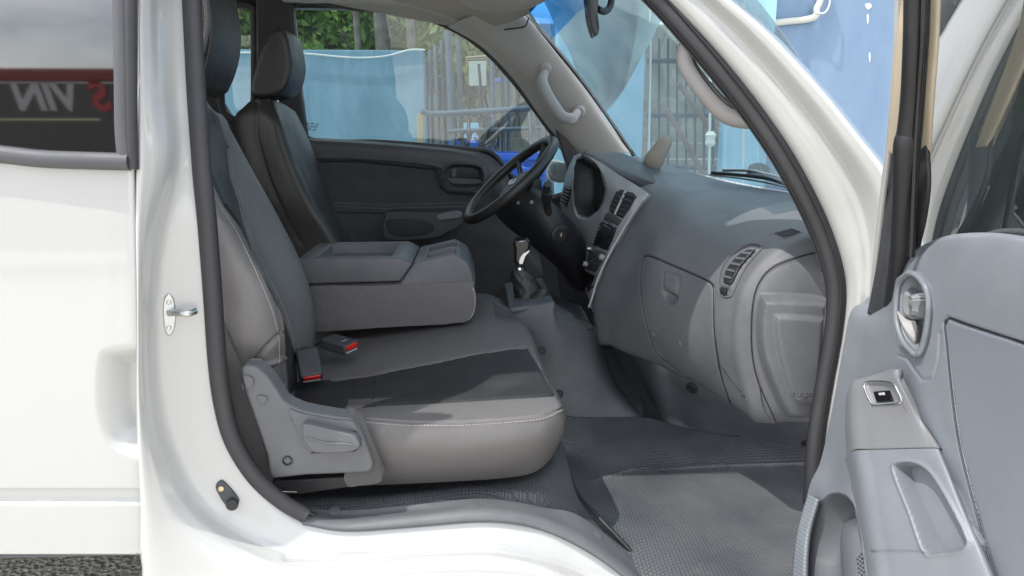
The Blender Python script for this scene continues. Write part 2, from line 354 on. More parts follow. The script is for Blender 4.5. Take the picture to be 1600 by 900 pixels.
def disc(name, c, axis, prof, m, parent=None, n=32):
    "lathe: prof = [(radius, along axis)]"
    ax = np.array(axis, float); ax /= np.linalg.norm(ax); e = np.cross(ax, (0.1, .2, .97)); e /= np.linalg.norm(e); f = np.cross(ax, e); V = []; F = []
    for r, h in prof:
        for k in range(n): t = 2*math.pi*k/n; V.append(np.array(c)+ax*h+(e*math.cos(t)+f*math.sin(t))*r)
    for i in range(len(prof)-1):
        for k in range(n): F.append((i*n+k, i*n+(k+1) % n, (i+1)*n+(k+1) % n, (i+1)*n+k))
    F.append(tuple(range(n))); F.append(tuple((len(prof)-1)*n+k for k in range(n)))
    o = mesh(name, V, F, m, parent, sharp=35)
    bm = bmesh.new(); bm.from_mesh(o.data); bmesh.ops.recalc_face_normals(bm, faces=bm.faces); bm.to_mesh(o.data); bm.free(); o.data.set_sharp_from_angle(angle=R(35))
    return o
def inlay(name, surf, outline, h, m, parent=None, shrink=.9, rings=5, base=-.001):
    "raised piece that follows the surface below it"
    q = np.asarray(outline, float); c = q.mean(0); n = len(q); V = []; F = []
    lev = [(1.0, base), (1.0, h*.6), ((1+shrink)/2, h*.92), (shrink, h)]+[(shrink*(1-(i+1)/rings), h) for i in range(rings-1)]
    for s, off in lev:
        for p in q: V.append(hit(surf, *(c+(p-c)*s), off)[0])
    for i in range(len(lev)-1):
        for k in range(n): F.append((i*n+k, i*n+(k+1) % n, (i+1)*n+(k+1) % n, (i+1)*n+k))
    V.append(hit(surf, *c, h)[0]); a = len(V)-1; b = (len(lev)-1)*n
    for k in range(n): F.append((b+k, b+(k+1) % n, a))
    o = mesh(name, V, F, m, parent, sharp=50)
    bm = bmesh.new(); bm.from_mesh(o.data); bmesh.ops.recalc_face_normals(bm, faces=bm.faces); bm.to_mesh(o.data); bm.free(); o.data.set_sharp_from_angle(angle=R(50))
    return o
def cut(o, cutter_pts_box):
    "boolean with an unlinked-from-render cutter is avoided: bake at build time"
    raise NotImplementedError
def joinmesh(name, parts, m, parent=None, **kw):
    V = []; F = []
    for v, f in parts:
        k = len(V); V += [np.array(p) for p in v]; F += [tuple(i+k for i in x) for x in f]
    return mesh(name, V, F, m, parent, **kw)
def boxvf(c, size, rot=None):
    x, y, z = [s/2 for s in size]; V = np.array([(i*x, j*y, k*z) for i in (-1, 1) for j in (-1, 1) for k in (-1, 1)])
    if rot is not None: V = V@np.array(rot).T
    return V+np.array(c), [(0, 1, 3, 2), (4, 6, 7, 5), (0, 4, 5, 1), (2, 3, 7, 6), (0, 2, 6, 4), (1, 5, 7, 3)]
def text(name, body, size, M4, m, parent=None, ext=.0005, shear=0, bold=0):
    c = bpy.data.curves.new(name, 'FONT'); c.body = body; c.size = size; c.extrude = ext; c.align_x = 'CENTER'; c.align_y = 'CENTER'; c.shear = shear; c.offset = bold
    o = bpy.data.objects.new(name+'_tmp', c); COL.objects.link(o); dg = bpy.context.evaluated_depsgraph_get(); dg.update()
    me = bpy.data.meshes.new_from_object(o.evaluated_get(dg)); bpy.data.objects.remove(o); 
    me.transform(M4); 
    if parent is not None: me.transform(Matrix.Translation(-world_loc(parent)))
    me.materials.clear(); me.materials.append(m); return link(bpy.data.objects.new(name, me), parent)
def basis(o, x, y):
    x = Vector(x).normalized(); y = Vector(y); y = (y-x*y.dot(x)).normalized(); z = x.cross(y)
    return Matrix(((x.x, y.x, z.x, o[0]), (x.y, y.y, z.y, o[1]), (x.z, y.z, z.z, o[2]), (0, 0, 0, 1)))
#@@STRUCT
# ------------------------------------------------------------------ ground
def sheet(name, x0, x1, y0, y1, z, m, kind='structure'):
    o = mesh(name, [(x0, y0, z), (x1, y0, z), (x1, y1, z), (x0, y1, z)], [(0, 1, 2, 3)], m, smooth=False); return tag(o, kind=kind)
def gravelmat():
    m, t, b = newmat('gravel'); N = t.nodes.new; K = t.links.new; tcn = N('ShaderNodeTexCoord')
    vo = N('ShaderNodeTexVoronoi'); vo.inputs['Scale'].default_value = 70; K(tcn.outputs['Object'], vo.inputs['Vector'])
    n2 = N('ShaderNodeTexNoise'); n2.inputs['Scale'].default_value = 60; n2.inputs['Detail'].default_value = 8; K(tcn.outputs['Object'], n2.inputs['Vector'])
    r = N('ShaderNodeValToRGB'); r.color_ramp.elements[0].color = (.42, .39, .33, 1); r.color_ramp.elements[1].color = (.9, .86, .77, 1); r.color_ramp.elements[0].position = .35; r.color_ramp.elements[1].position = .65
    K(n2.outputs[0], r.inputs[0]); mm = N('ShaderNodeMixRGB'); mm.blend_type = 'MULTIPLY'; mm.inputs[0].default_value = .12; K(r.outputs[0], mm.inputs[1]); K(vo.outputs['Distance'], mm.inputs[2]); K(mm.outputs[0], b.inputs['Base Color'])
    b.inputs['Roughness'].default_value = .9; bp = N('ShaderNodeBump'); bp.inputs['Distance'].default_value = .006; K(vo.outputs['Distance'], bp.inputs['Height']); K(bp.outputs[0], b.inputs['Normal']); return m
sheet('ground', -60, 60, -60, 60, 0, gravelmat())

# ------------------------------------------------------------------ the van
van = empty('van', (0.1, 2.0, 0.0)); tag(van, 'white van with its front passenger door open on a grey interior', 'van')

# sliding door (left of the opening)
door_s = empty('sliding_door', (-.9, 1.22, .35), van)
YB = 1.20
rows = []
for v in (258, 300, 360, 430, 500, 560, 620, 680, 730, 762, 790, 830, 866):
    bow = .018*((v-480)/400.0)**2
    r = []
    for u in (-420, -250, -100, 0, 80, 140, 180, 203):
        uu = u if u < 200 else 208+(v-258)*.022
        vv = v + (6 if v == 258 else 0)*(u-203)/200*-.0 + (-(u-200)/200*-22 if v == 258 else 0)
        r.append((uu, vv, YB+bow+(.004 if u > 190 else 0)))
    r.append((rows and 210.5+(v-258)*.022 or 211, r[-1][1], YB+.03)); rows.append(r)
hand = rnd([(148, 575), (156, 548), (180, 539), (225, 536), (300, 536), (400, 540), (400, 722), (300, 724), (225, 722), (188, 712), (162, 690), (148, 640)])
ds = patch('outer_panel', rows, 240, 200, M['paint'], door_s, press=[
    ('inout', [(-600, 766), (400, 766), (400, 786), (-600, 786)], .010, 4), ('in', hand, .042, 46)], solid=.004, pdir=(0, 1, 0))
# lower moulding lip and rubber
tube('bottom_lip', [(-420, 867, 1.225), (-100, 868, 1.225), (218, 862, 1.225)], .006, M['seal'], door_s, n=8)
# window
gl = slab('window_glass', [(-500, -150), (184, -150), (183, 100), (182, 243), (60, 240), (-20, 232), (-500, 215)], 1.212, .004, M['dark'], door_s, k=.0)
wr = tube('window_seal', [(186, -160, 1.205), (189, 0, 1.205), (191, 120, 1.203), (192, 200, 1.202), (196, 252, 1.2)], .0125, M['seal'], door_s, n=12, flat=.7)
tube('window_seal', [(204, -160, 1.2), (204, 0, 1.2), (205, 120, 1.2), (206, 200, 1.2), (208, 264, 1.2)], .0085, M['rubber'], door_s, n=12)
tube('window_seal', [(-480, 222, 1.205), (-200, 232, 1.205), (-20, 240, 1.203), (60, 248, 1.202), (130, 251, 1.2), (203, 253, 1.2)], .0135, M['seal'], door_s, n=12)
tube('window_seal', [(-480, 205, 1.203), (-100, 221, 1.203), (0, 231, 1.203), (50, 238, 1.202), (110, 241, 1.202), (182, 243, 1.202)], .003, M['grey'], door_s, n=8)
# inside of the sliding door, seen dimly through the dark glass: rear seats and the far windows
# ------------------------------------------------------------------ body side: jamb and sill round the opening
seal_px = [(262, -380), (283, -60), (290, 40), (296, 150), (304, 260), (313, 350), (322, 470), (328, 560), (336, 630), (352, 690), (385, 745), (430, 790), (472, 815), (540, 828), (620, 824), (700, 817), (770, 815), (850, 828), (910, 850), (960, 880), (1000, 912), (1040, 955)]
ring1 = [(250, -380), (268, -60), (270, 40), (274, 150), (280, 250), (262, 350), (252, 440), (250, 530), (258, 620), (277, 700), (318, 775), (380, 828), (450, 860), (530, 868), (620, 862), (705, 857), (775, 858), (850, 872), (900, 890), (945, 915), (985, 950), (1020, 990)]
ring2 = [(234, -380), (247, -60), (248, 40), (252, 150), (258, 250), (240, 350), (232, 440), (228, 530), (232, 620), (248, 700), (285, 790), (350, 850), (430, 884), (520, 886), (620, 876), (710, 870), (780, 871), (850, 886), (895, 905), (935, 930), (970, 965), (1000, 1005)]
ring3 = [(212, -380), (217, -60), (216, 40), (215, 150), (214, 250), (212, 350), (213, 440), (214, 530), (214, 620), (216, 700), (222, 800), (226, 880), (250, 930), (400, 935), (560, 935), (700, 935), (800, 940), (860, 950), (900, 965), (930, 985), (960, 1010), (980, 1040)]
ys = lambda r, y: [(a, b, y if np.ndim(y) == 0 else y[i]) for i, (a, b) in enumerate(r)]
n_ = len(seal_px)
yA = [1.47, 1.40, 1.37, 1.34, 1.315]+[1.30]*(n_-5)
yB = [1.43, 1.365, 1.335, 1.31, 1.29]+[1.275]*(n_-5)
yC = [1.39, 1.31, 1.29, 1.265, 1.245]+[1.235]*(n_-5)
yD = [1.35, 1.25, 1.235, 1.22, 1.21]+[1.205]*(n_-5)
for L_ in (yA, yB, yC, yD):
    for q_, dd in ((-4, .005), (-3, .02), (-2, .045), (-1, .07)): L_[q_] -= dd
yE = [y+.06 for y in yD]
mid = [((a[0]+b[0])/2, (a[1]+b[1])/2) for a, b in zip(ring2, ring3)]
yM = [c*.35+d*.65-.004 for c, d in zip(yC, yD)]
ring4 = [(a[0]-3, a[1]+(4 if i > 11 else 0)) for i, a in enumerate(ring3)]
inner = [(a+8 if i < 13 else a, b-8 if i > 10 else b) for i, (a, b) in enumerate(seal_px)]
RR = [ys(inner, [y+.03 for y in yA]), ys(seal_px, yA), ys(ring1, yB), ys(ring2, yC), ys(mid, yM), ys(ring3, yD), ys(ring4, yE)]
RR = [list(x) for x in zip(*RR)]
body = patch('body_side', RR, 420, 130, M['paint'], van, solid=.003, press=[
    ('curve', [(447, 873), (600, 866), (712, 862), (775, 862), (850, 874), (900, 890), (960, 920)], -.004, 7),
    ('curve', [(560, 905), (700, 897), (800, 899), (880, 912)], -.003, 8)])
# striker
h, nrm = hit(body, 262, 490)
st = empty('door_striker', h, van)
pl_ = rnd([(256, 468), (263, 459), (271, 466), (275, 490), (272, 514), (265, 524), (258, 516), (255, 490)])
inlay('striker_plate', body, pl_, .004, M['steel'], st)
a0 = hit(body, 265, 488, .004)[0]; a1 = a0+np.array([.020, -.012, .003]); a2 = a0+np.array([.036, -.014, .002]); a3 = a0+np.array([.044, .0, .003])
tube('striker_loop', [a0, a1, a2, a3], .0062, M['steel'], st, n=12)
for vv in (471, 511):
    c, nn = hit(body, 264, vv, .004); disc('screw', c, nn, [(.0042, 0), (.0042, .0015), (.003, .0025)], M['steel'], st, 16)
# courtesy light switch
sw = empty('door_switch', hit(body, 352, 772)[0], van)
inlay('switch_base', body, rnd([(338, 757), (343, 751), (351, 752), (372, 776), (372, 788), (362, 794), (352, 788), (339, 766)]), .006, M['trimdark'], sw)
c, nn = hit(body, 364, 785, .006); disc('plunger', c, nn, [(.0105, 0), (.011, .008), (.009, .011)], M['black'], sw)
c, nn = hit(body, 346, 762, .006); disc('screw', c, nn, [(.005, 0), (.005, .002), (.003, .003)], M['brass'], sw, 20)

# A pillar near side: white band between the rubber and the outside edge
rubA = [(720, -330), (865, -185), (980, -60), (1043, 0), (1090, 48), (1140, 105), (1190, 168), (1235, 232), (1272, 298), (1298, 355), (1316, 410), (1322, 455), (1316, 520), (1300, 610), (1288, 690), (1284, 770)]
outA = [(800, -365), (965, -210), (1090, -60), (1140, -5), (1195, 42), (1250, 98), (1300, 155), (1345, 212), (1384, 262), (1400, 300), (1405, 350), (1400, 420), (1395, 520), (1385, 610), (1375, 690), (1370, 770)]
yr = [1.44, 1.43, 1.42, 1.40, 1.38, 1.36, 1.34, 1.32, 1.31, 1.305, 1.30, 1.30, 1.30, 1.30, 1.30, 1.30]
yo = [1.40, 1.38, 1.36, 1.34, 1.315, 1.29, 1.265, 1.245, 1.23, 1.225, 1.22, 1.22, 1.22, 1.22, 1.22, 1.22]
lr = lambda t, e=0: [(a[0]*(1-t)+b[0]*t, a[1]*(1-t)+b[1]*t, p*(1-t)+q*t+e) for a, b, p, q in zip(rubA, outA, yr, yo)]
AP = [[(p[0]-12, p[1]+8, p[2]+.05) for p in lr(0)], lr(0), lr(.22, -.010), lr(.42, -.004), lr(.50, -.004), lr(.58, -.012), lr(.8, -.022), lr(.97, -.008), [(p[0]+2, p[1]-2, p[2]+.06) for p in lr(1)]]
apil = patch('front_pillar', [list(x) for x in zip(*AP)], 200, 80, M['paint'], van, solid=.003)

# door opening rubber
sp = [(a+9 if i < 9 else a+4, b if i < 9 else b-4, y) for i, ((a, b), y) in enumerate(zip(seal_px[:12], yA[:12]))]
sp = [(275, -380, 1.46), (296, -60, 1.40), (300, 40, 1.37), (306, 150, 1.34), (314, 260, 1.315), (323, 350, 1.30), (332, 470, 1.30), (338, 560, 1.30), (347, 630, 1.30), (364, 690, 1.30), (398, 745, 1.30), (440, 783, 1.30), (480, 806, 1.30)]
slab('upper_panel', [(-500, -390), (212, -390), (213, -140), (-500, -140)], 1.225, .01, M['paint'], door_s, k=.28)
tube('door_seal', sp, .0155, M['rubber'], van, n=14, flat=.8)
sp2 = [(705, -322, 1.46), (848, -186, 1.45), (960, -70, 1.44), (1028, -5, 1.42), (1076, 48, 1.395), (1127, 108, 1.37), (1178, 173, 1.35), (1222, 238, 1.33), (1258, 302, 1.32), (1285, 360, 1.315), (1302, 412, 1.31), (1309, 460, 1.31), (1304, 525, 1.31), (1289, 610, 1.31), (1277, 690, 1.31), (1272, 780, 1.31)]
tube('door_seal', sp2, .0175, M['rubber'], van, n=14, flat=.8)
sp3 = [(p[0]-13, p[1]+7, p[2]+.01) for p in sp2]
tube('door_seal', sp3, .006, M['black'], van, n=10)
tube('door_seal', [(p[0]+5, p[1]-5, p[2]-.018) for p in sp2], .0022, M['black'], van, n=8)
tube('door_seal', [(p[0]+12, p[1], p[2]+.01) for p in sp], .005, M['black'], van, n=10)

# sill trim
st_rows = [
 [(468, 792, 1.35), (540, 797, 1.35), (640, 789, 1.35), (740, 779, 1.36), (800, 782, 1.365), (850, 792, 1.37), (900, 803, 1.38), (950, 838, 1.375), (1000, 885, 1.37), (1050, 950, 1.36)],
 [(469, 795, 1.335), (540, 806, 1.335), (640, 798, 1.335), (740, 787, 1.335), (800, 790, 1.335), (850, 802, 1.335), (900, 821, 1.335), (950, 853, 1.335), (1000, 898, 1.335), (1045, 955, 1.335)],
 [(470, 804, 1.305), (540, 814, 1.305), (640, 806, 1.305), (740, 797, 1.305), (800, 800, 1.305), (850, 812, 1.305), (900, 834, 1.305), (950, 866, 1.305), (1000, 908, 1.305), (1040, 960, 1.305)],
 [(472, 818, 1.29), (540, 828, 1.29), (640, 822, 1.29), (740, 814, 1.29), (800, 816, 1.29), (850, 828, 1.29), (900, 850, 1.29), (950, 881, 1.29), (990, 915, 1.29), (1030, 965, 1.29)],
 [(473, 822, 1.31), (540, 832, 1.31), (640, 826, 1.31), (740, 818, 1.31), (800, 820, 1.31), (850, 832, 1.31), (900, 854, 1.31), (950, 885, 1.31), (990, 920, 1.31), (1030, 970, 1.31)]]
st_rows = [[(u, v, y-max(0, (u-860)/190)**1.3*.08) for u, v, y in r_] for r_ in st_rows]
sill = patch('sill_trim', st_rows, 60, 200, M['trim'], van, solid=.003)
for (u, v) in ((741, 789), (523, 798), (936, 836)):
    c, nn = hit(sill, u, v, -.0005); disc('trim_clip', c, nn, [(.0115, 0), (.0115, .0012), (.0095, .002), (.0, .0021)], M['trim'], sill, 28)

# seat riser and its mat, seat rail
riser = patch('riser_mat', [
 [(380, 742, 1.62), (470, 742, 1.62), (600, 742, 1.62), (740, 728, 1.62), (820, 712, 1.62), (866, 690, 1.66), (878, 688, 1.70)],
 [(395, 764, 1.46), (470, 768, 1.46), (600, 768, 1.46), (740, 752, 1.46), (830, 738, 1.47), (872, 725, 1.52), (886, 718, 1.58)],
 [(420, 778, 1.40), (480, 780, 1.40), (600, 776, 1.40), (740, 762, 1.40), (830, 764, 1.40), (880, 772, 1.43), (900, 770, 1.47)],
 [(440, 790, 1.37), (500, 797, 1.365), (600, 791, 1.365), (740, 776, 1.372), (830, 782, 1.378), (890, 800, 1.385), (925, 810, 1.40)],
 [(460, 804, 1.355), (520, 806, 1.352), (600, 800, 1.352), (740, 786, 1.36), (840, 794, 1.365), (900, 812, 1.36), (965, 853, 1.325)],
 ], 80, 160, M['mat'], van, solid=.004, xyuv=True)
# floor
fz = lambda pts, z: [Z(u, v, zz) for (u, v), zz in zip(pts, z if np.ndim(z) else [z]*len(pts))]
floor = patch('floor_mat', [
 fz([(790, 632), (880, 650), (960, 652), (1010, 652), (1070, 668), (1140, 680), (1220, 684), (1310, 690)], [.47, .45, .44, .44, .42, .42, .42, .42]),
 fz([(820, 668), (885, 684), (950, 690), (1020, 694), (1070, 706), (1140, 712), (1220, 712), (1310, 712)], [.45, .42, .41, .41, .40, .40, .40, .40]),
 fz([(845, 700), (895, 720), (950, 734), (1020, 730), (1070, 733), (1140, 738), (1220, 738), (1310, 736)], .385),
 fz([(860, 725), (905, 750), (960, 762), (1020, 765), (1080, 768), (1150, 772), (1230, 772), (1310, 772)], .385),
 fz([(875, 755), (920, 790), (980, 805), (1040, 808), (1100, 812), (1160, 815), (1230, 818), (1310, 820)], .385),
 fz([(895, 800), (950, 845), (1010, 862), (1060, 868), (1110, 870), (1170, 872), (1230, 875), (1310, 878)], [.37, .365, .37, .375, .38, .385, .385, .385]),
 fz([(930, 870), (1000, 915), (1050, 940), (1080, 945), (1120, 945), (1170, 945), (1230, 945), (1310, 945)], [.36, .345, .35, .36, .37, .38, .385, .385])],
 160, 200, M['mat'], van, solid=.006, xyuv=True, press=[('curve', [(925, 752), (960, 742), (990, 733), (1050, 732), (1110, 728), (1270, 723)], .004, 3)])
tube('mat_edge', [(874, 700, 1.66), (886, 735, 1.56), (905, 775, 1.47), (935, 808, 1.405), (975, 850, 1.355), (1010, 890, 1.32), (1040, 930, 1.29)], .005, M['black'], van, n=8)
# footwell panel under the dash
foot = patch('kick_panel', [
 [(925, 470, 2.12), (960, 500, 2.02), (985, 520, 1.92), (1030, 545, 1.86), (1090, 560, 1.78), (1170, 600, 1.70), (1250, 620, 1.62), (1330, 630, 1.58)],
 [(950, 530, 2.14), (975, 545, 2.02), (1010, 556, 1.86), (1045, 580, 1.84), (1095, 610, 1.79), (1170, 640, 1.73), (1250, 650, 1.66), (1330, 655, 1.62)],
 [(975, 575, 2.16), (1000, 588, 2.02), (1022, 600, 1.88), (1060, 618, 1.85), (1105, 640, 1.80), (1170, 665, 1.75), (1250, 675, 1.69), (1330, 680, 1.66)],
 [(1000, 620, 2.14), (1020, 640, 2.00), (1036, 655, 1.90), (1070, 665, 1.86), (1110, 675, 1.81), (1170, 690, 1.77), (1250, 695, 1.72), (1330, 698, 1.70)],
 [(1005, 650, 2.10), (1026, 680, 1.96), (1046, 716, 1.86), (1080, 722, 1.82), (1120, 724, 1.79), (1170, 726, 1.76), (1250, 724, 1.74), (1330, 720, 1.72)]], 90, 140, M['trimmid'], van, solid=.004)
for (u, v, r) in ((1081, 606, .016), (1262, 692, .014)):
    c, nn = hit(foot, u, v, 0); k = disc('panel_clip', c, nn, [(r, -.002), (r, .003), (r*.78, .005), (r*.7, .003), (r*.45, .003), (r*.4, .006), (0, .0065)], M['black'], foot, 28)

# ------------------------------------------------------------------ gear console
gc = empty('gear_console', Y(880, 560, 1.9), van)
gs = patch('side_panel', [
 [(770, 470, 1.98), (800, 482, 1.95), (830, 478, 1.93), (862, 473, 1.92), (868, 474, 1.93), (871, 476, 1.99), (874, 478, 2.08)],
 [(775, 500, 1.97), (803, 500, 1.94), (830, 498, 1.92), (862, 494, 1.91), (872, 496, 1.92), (900, 503, 1.95), (928, 508, 1.99)],
 [(785, 540, 1.96), (812, 540, 1.93), (840, 540, 1.91), (870, 540, 1.905), (900, 540, 1.92), (925, 540, 1.95), (940, 542, 2.02)],
 [(800, 590, 1.94), (828, 590, 1.91), (860, 590, 1.90), (895, 590, 1.90), (925, 590, 1.91), (945, 590, 1.94), (962, 596, 2.02)],
 [(820, 630, 1.92), (850, 630, 1.89), (885, 630, 1.88), (920, 628, 1.88), (950, 628, 1.89), (975, 628, 1.91), (988, 632, 1.98)],
 [(835, 660, 1.90), (865, 660, 1.875), (895, 658, 1.865), (930, 657, 1.865), (960, 656, 1.87), (1002, 654, 1.875), (1010, 656, 1.92)]], 120, 120, M['trimmid'], gc, solid=.003,
 press=[('line', [(874, 500), (925, 506)], -.003, 4)])
for (u, v) in ((847, 547), (874, 615)):
    c, nn = hit(gs, u, v, 0); disc('screw_cap', c, nn, [(.011, -.001), (.011, .002), (.009, .003), (.007, .001), (0, .001)], M['trimdark'] if v < 600 else M['black'], gs, 24)
slab('top_deck', [(795, 482), (862, 472), (868, 474), (868, 480), (800, 490)], 1.93, .34, M['trimmid'], gc, bevel=.006)
slab('storage_tray', [(868, 486), (925, 506), (930, 516), (880, 516)], 1.96, .22, M['black'], gc, bevel=.004)
# gear boot and lever
bt = [(824, 476, 2.05, .045), (826, 462, 2.05, .042), (820, 445, 2.05, .034), (814, 432, 2.05, .028), (812, 424, 2.05, .022), (812, 420, 2.05, .017)]
gear = empty('gear_lever', Y(818, 470, 2.05), van)
V, F = sweep(cr([Y(*b[:3]) for b in bt], 40), [b[3] for b in bt], 24, flat=.8, up=(1, 0, 0))
V = [np.array(p)*1 for p in V]
for i, p in enumerate(V): p[0] += .0025*math.sin(i % 24*1.9+i/24*.5); p[1] += .002*math.cos(i % 24*2.3+i/24*.4)
mesh('boot', V, F, M['blackleather'], gear)
boot2 = [(835, 474, 2.02, .028), (848, 464, 2.03, .024), (856, 470, 2.04, .012)]
V, F = sweep(cr([Y(*b[:3]) for b in boot2], 20), [b[3] for b in boot2], 16); mesh('boot_fold', V, F, M['blackleather'], gear)
tube('collar', [(812, 421, 2.05), (812, 417, 2.05)], .0145, M['chrome'], gear, n=20, raw=True); tube('collar', [(812, 416, 2.05), (811, 412, 2.05)], .0105, M['black'], gear, n=20, raw=True)
slab('knob', rnd([(805, 412), (804, 392), (802, 382), (805, 376), (813, 374), (824, 373), (829, 378), (829, 388), (822, 398), (819, 412)]), 2.03, .045, M['gloss'], gear, bevel=.010, seg=4)
slab('knob_inset', rnd([(811, 412), (812, 404), (817, 397), (823, 393), (827, 391), (827, 394), (821, 401), (817, 412)]), 2.027, .02, M['steel'], gear, bevel=.003)
tube('button_trim', [(811, 378, 2.03), (824, 376, 2.035)], .003, M['chrome'], gear, n=10)

# ------------------------------------------------------------------ dashboard
dash = empty('dashboard', Y(1080, 450, 1.9), van)
cols = [
 [(1000, 247, 2.62), (985, 244, 2.62), (960, 240, 2.60), (935, 237, 2.58), (931, 240, 2.57), (930, 246, 2.56), (932, 252, 2.56), (934, 258, 2.56), (936, 262, 2.56)],
 [(1055, 262, 2.45), (1035, 261, 2.42), (1010, 258, 2.38), (985, 256, 2.34), (978, 260, 2.31), (974, 268, 2.30), (972, 275, 2.30), (972, 282, 2.30), (972, 290, 2.30)],
 [(1105, 276, 2.27), (1085, 277, 2.22), (1060, 280, 2.17), (1030, 287, 2.12), (1005, 315, 2.08), (975, 363, 2.065), (947, 410, 2.055), (928, 462, 2.05), (930, 505, 2.05)],
 [(1140, 285, 2.15), (1118, 287, 2.08), (1090, 292, 2.02), (1055, 305, 1.97), (1022, 345, 1.93), (1000, 390, 1.915), (978, 435, 1.91), (958, 490, 1.91), (958, 538, 1.92)],
 [(1171, 291, 2.05), (1145, 294, 1.97), (1115, 302, 1.89), (1075, 328, 1.82), (1045, 368, 1.775), (1020, 410, 1.755), (1004, 460, 1.75), (1000, 505, 1.75), (1012, 560, 1.77)],
 [(1200, 296, 1.94), (1176, 303, 1.84), (1146, 320, 1.76), (1108, 358, 1.69), (1078, 402, 1.655), (1056, 450, 1.635), (1047, 500, 1.63), (1052, 550, 1.635), (1070, 588, 1.65)],
 [(1232, 301, 1.80), (1210, 314, 1.70), (1182, 338, 1.62), (1142, 382, 1.565), (1112, 425, 1.545), (1096, 470, 1.535), (1092, 520, 1.53), (1100, 570, 1.535), (1120, 615, 1.55)],
 [(1262, 307, 1.66), (1243, 326, 1.575), (1216, 352, 1.515), (1180, 392, 1.475), (1150, 432, 1.46), (1136, 475, 1.45), (1131, 525, 1.45), (1138, 580, 1.455), (1152, 634, 1.47)],
 [(1290, 313, 1.58), (1272, 338, 1.50), (1248, 366, 1.445), (1214, 402, 1.415), (1188, 440, 1.405), (1174, 480, 1.40), (1170, 530, 1.40), (1174, 590, 1.40), (1186, 654, 1.41)],
 [(1315, 318, 1.54), (1303, 342, 1.47), (1288, 376, 1.42), (1262, 410, 1.39), (1240, 445, 1.38), (1228, 485, 1.375), (1224, 530, 1.375), (1226, 590, 1.375), (1232, 657, 1.385)],
 [(1345, 322, 1.52), (1338, 346, 1.46), (1328, 382, 1.41), (1315, 415, 1.38), (1306, 450, 1.37), (1300, 490, 1.365), (1298, 530, 1.365), (1298, 590, 1.365), (1300, 657, 1.375)]]
rows = [list(x) for x in zip(*cols)]
rows.append([(c[-1][0]+(5 if i > 2 else 0), c[-1][1]+2, c[-1][2]+.06) for i, c in enumerate(cols)])
glove = [(1012, 398), (1060, 418), (1104, 438), (1110, 442), (1114, 447), (1115, 456), (1115, 520), (1124, 580), (1138, 622), (1141, 631), (1138, 633), (1131, 629), (1092, 602), (1050, 572), (1024, 552), (1010, 505), (1001, 460), (1002, 418), (1006, 402)]
endp = [(1330, 383), (1294, 390), (1240, 404), (1204, 420), (1184, 446), (1176, 478), (1174, 520), (1176, 560), (1186, 600), (1212, 662), (1330, 662)]
endp = [tuple(p) for p in cr(np.array(endp, float), 70)]
pocket = [(1184, 464), (1200, 457), (1260, 458), (1290, 464), (1296, 470), (1292, 640), (1284, 652), (1240, 656), (1216, 640), (1188, 575), (1178, 520)]
pocket = rnd(pocket)
pockin = [(1206, 492), (1220, 485), (1276, 489), (1282, 496), (1272, 618), (1264, 626), (1236, 622), (1222, 590), (1209, 540)]
pockin = rnd(pockin)
glove = chaikin(glove)
ridge_o = [(1330, 362), (1288, 366), (1244, 378), (1204, 398), (1178, 424), (1160, 462), (1152, 510), (1154, 560), (1166, 610), (1184, 662)]
vent = rnd([(1126, 437), (1130, 420), (1140, 405), (1155, 392), (1170, 385), (1184, 385), (1186, 391), (1170, 408), (1158, 425), (1148, 445), (1141, 460), (1132, 461), (1126, 452)])
latch = rnd([(1037, 428), (1042, 425), (1059, 430), (1062, 436), (1058, 470), (1053, 478), (1040, 470), (1036, 460)])
D, GL, EP = patch('dash_panel', rows, 340, 380, M['trim'], dash, press=[
   ('in', endp, -.004, 3), ('loop', endp, -.003, 2), ('in', pocket, .030, 18), ('in', pockin, .008, 10),
   ('curve', ridge_o, .0035, 13),
   ('loop', glove, -.005, 2.6), ('loop', latch, -.002, 2), ('in', rnd([(1037, 452), (1058, 460), (1056, 474), (1046, 476), (1037, 466)]), -.016, 6), ('in', rnd([(1039, 430), (1059, 434), (1056, 456), (1038, 450)]), .003, 4),
   ('in', vent, .003, 4), ],
   regions=[('glove_box_door', glove, M['trim'], dash), ('end_panel', endp, M['trim'], dash)], solid=.003)
D['bv'] = D.name
seam('panel_gap', D, [tuple(p) for p in glove], .0015, M['black'], dash, .0001, closed=True, res=2)
seam('panel_gap', D, [(1300, 389), (1270, 395), (1240, 404), (1204, 420), (1184, 446), (1176, 478), (1174, 520), (1176, 560), (1186, 600), (1212, 658)], .0013, M['black'], dash, .0002)
seam('latch_outline', D, latch[::4], .0009, M['black'], dash, -.0008, closed=True, res=3)
for (u, v, du, dv_) in ((1021, 520, 1.5, 5), (1024, 512, 2.5, 1.5), (1062, 534, 1.5, 5), (1158, 612, 2, 7)):
    tube('scuff', [hit(D, u, v, .0003)[0], hit(D, u+du, v+dv_, .0003)[0]], .0005, M['trim'] if u > 1100 else M['grey'], dash, n=5, raw=True)
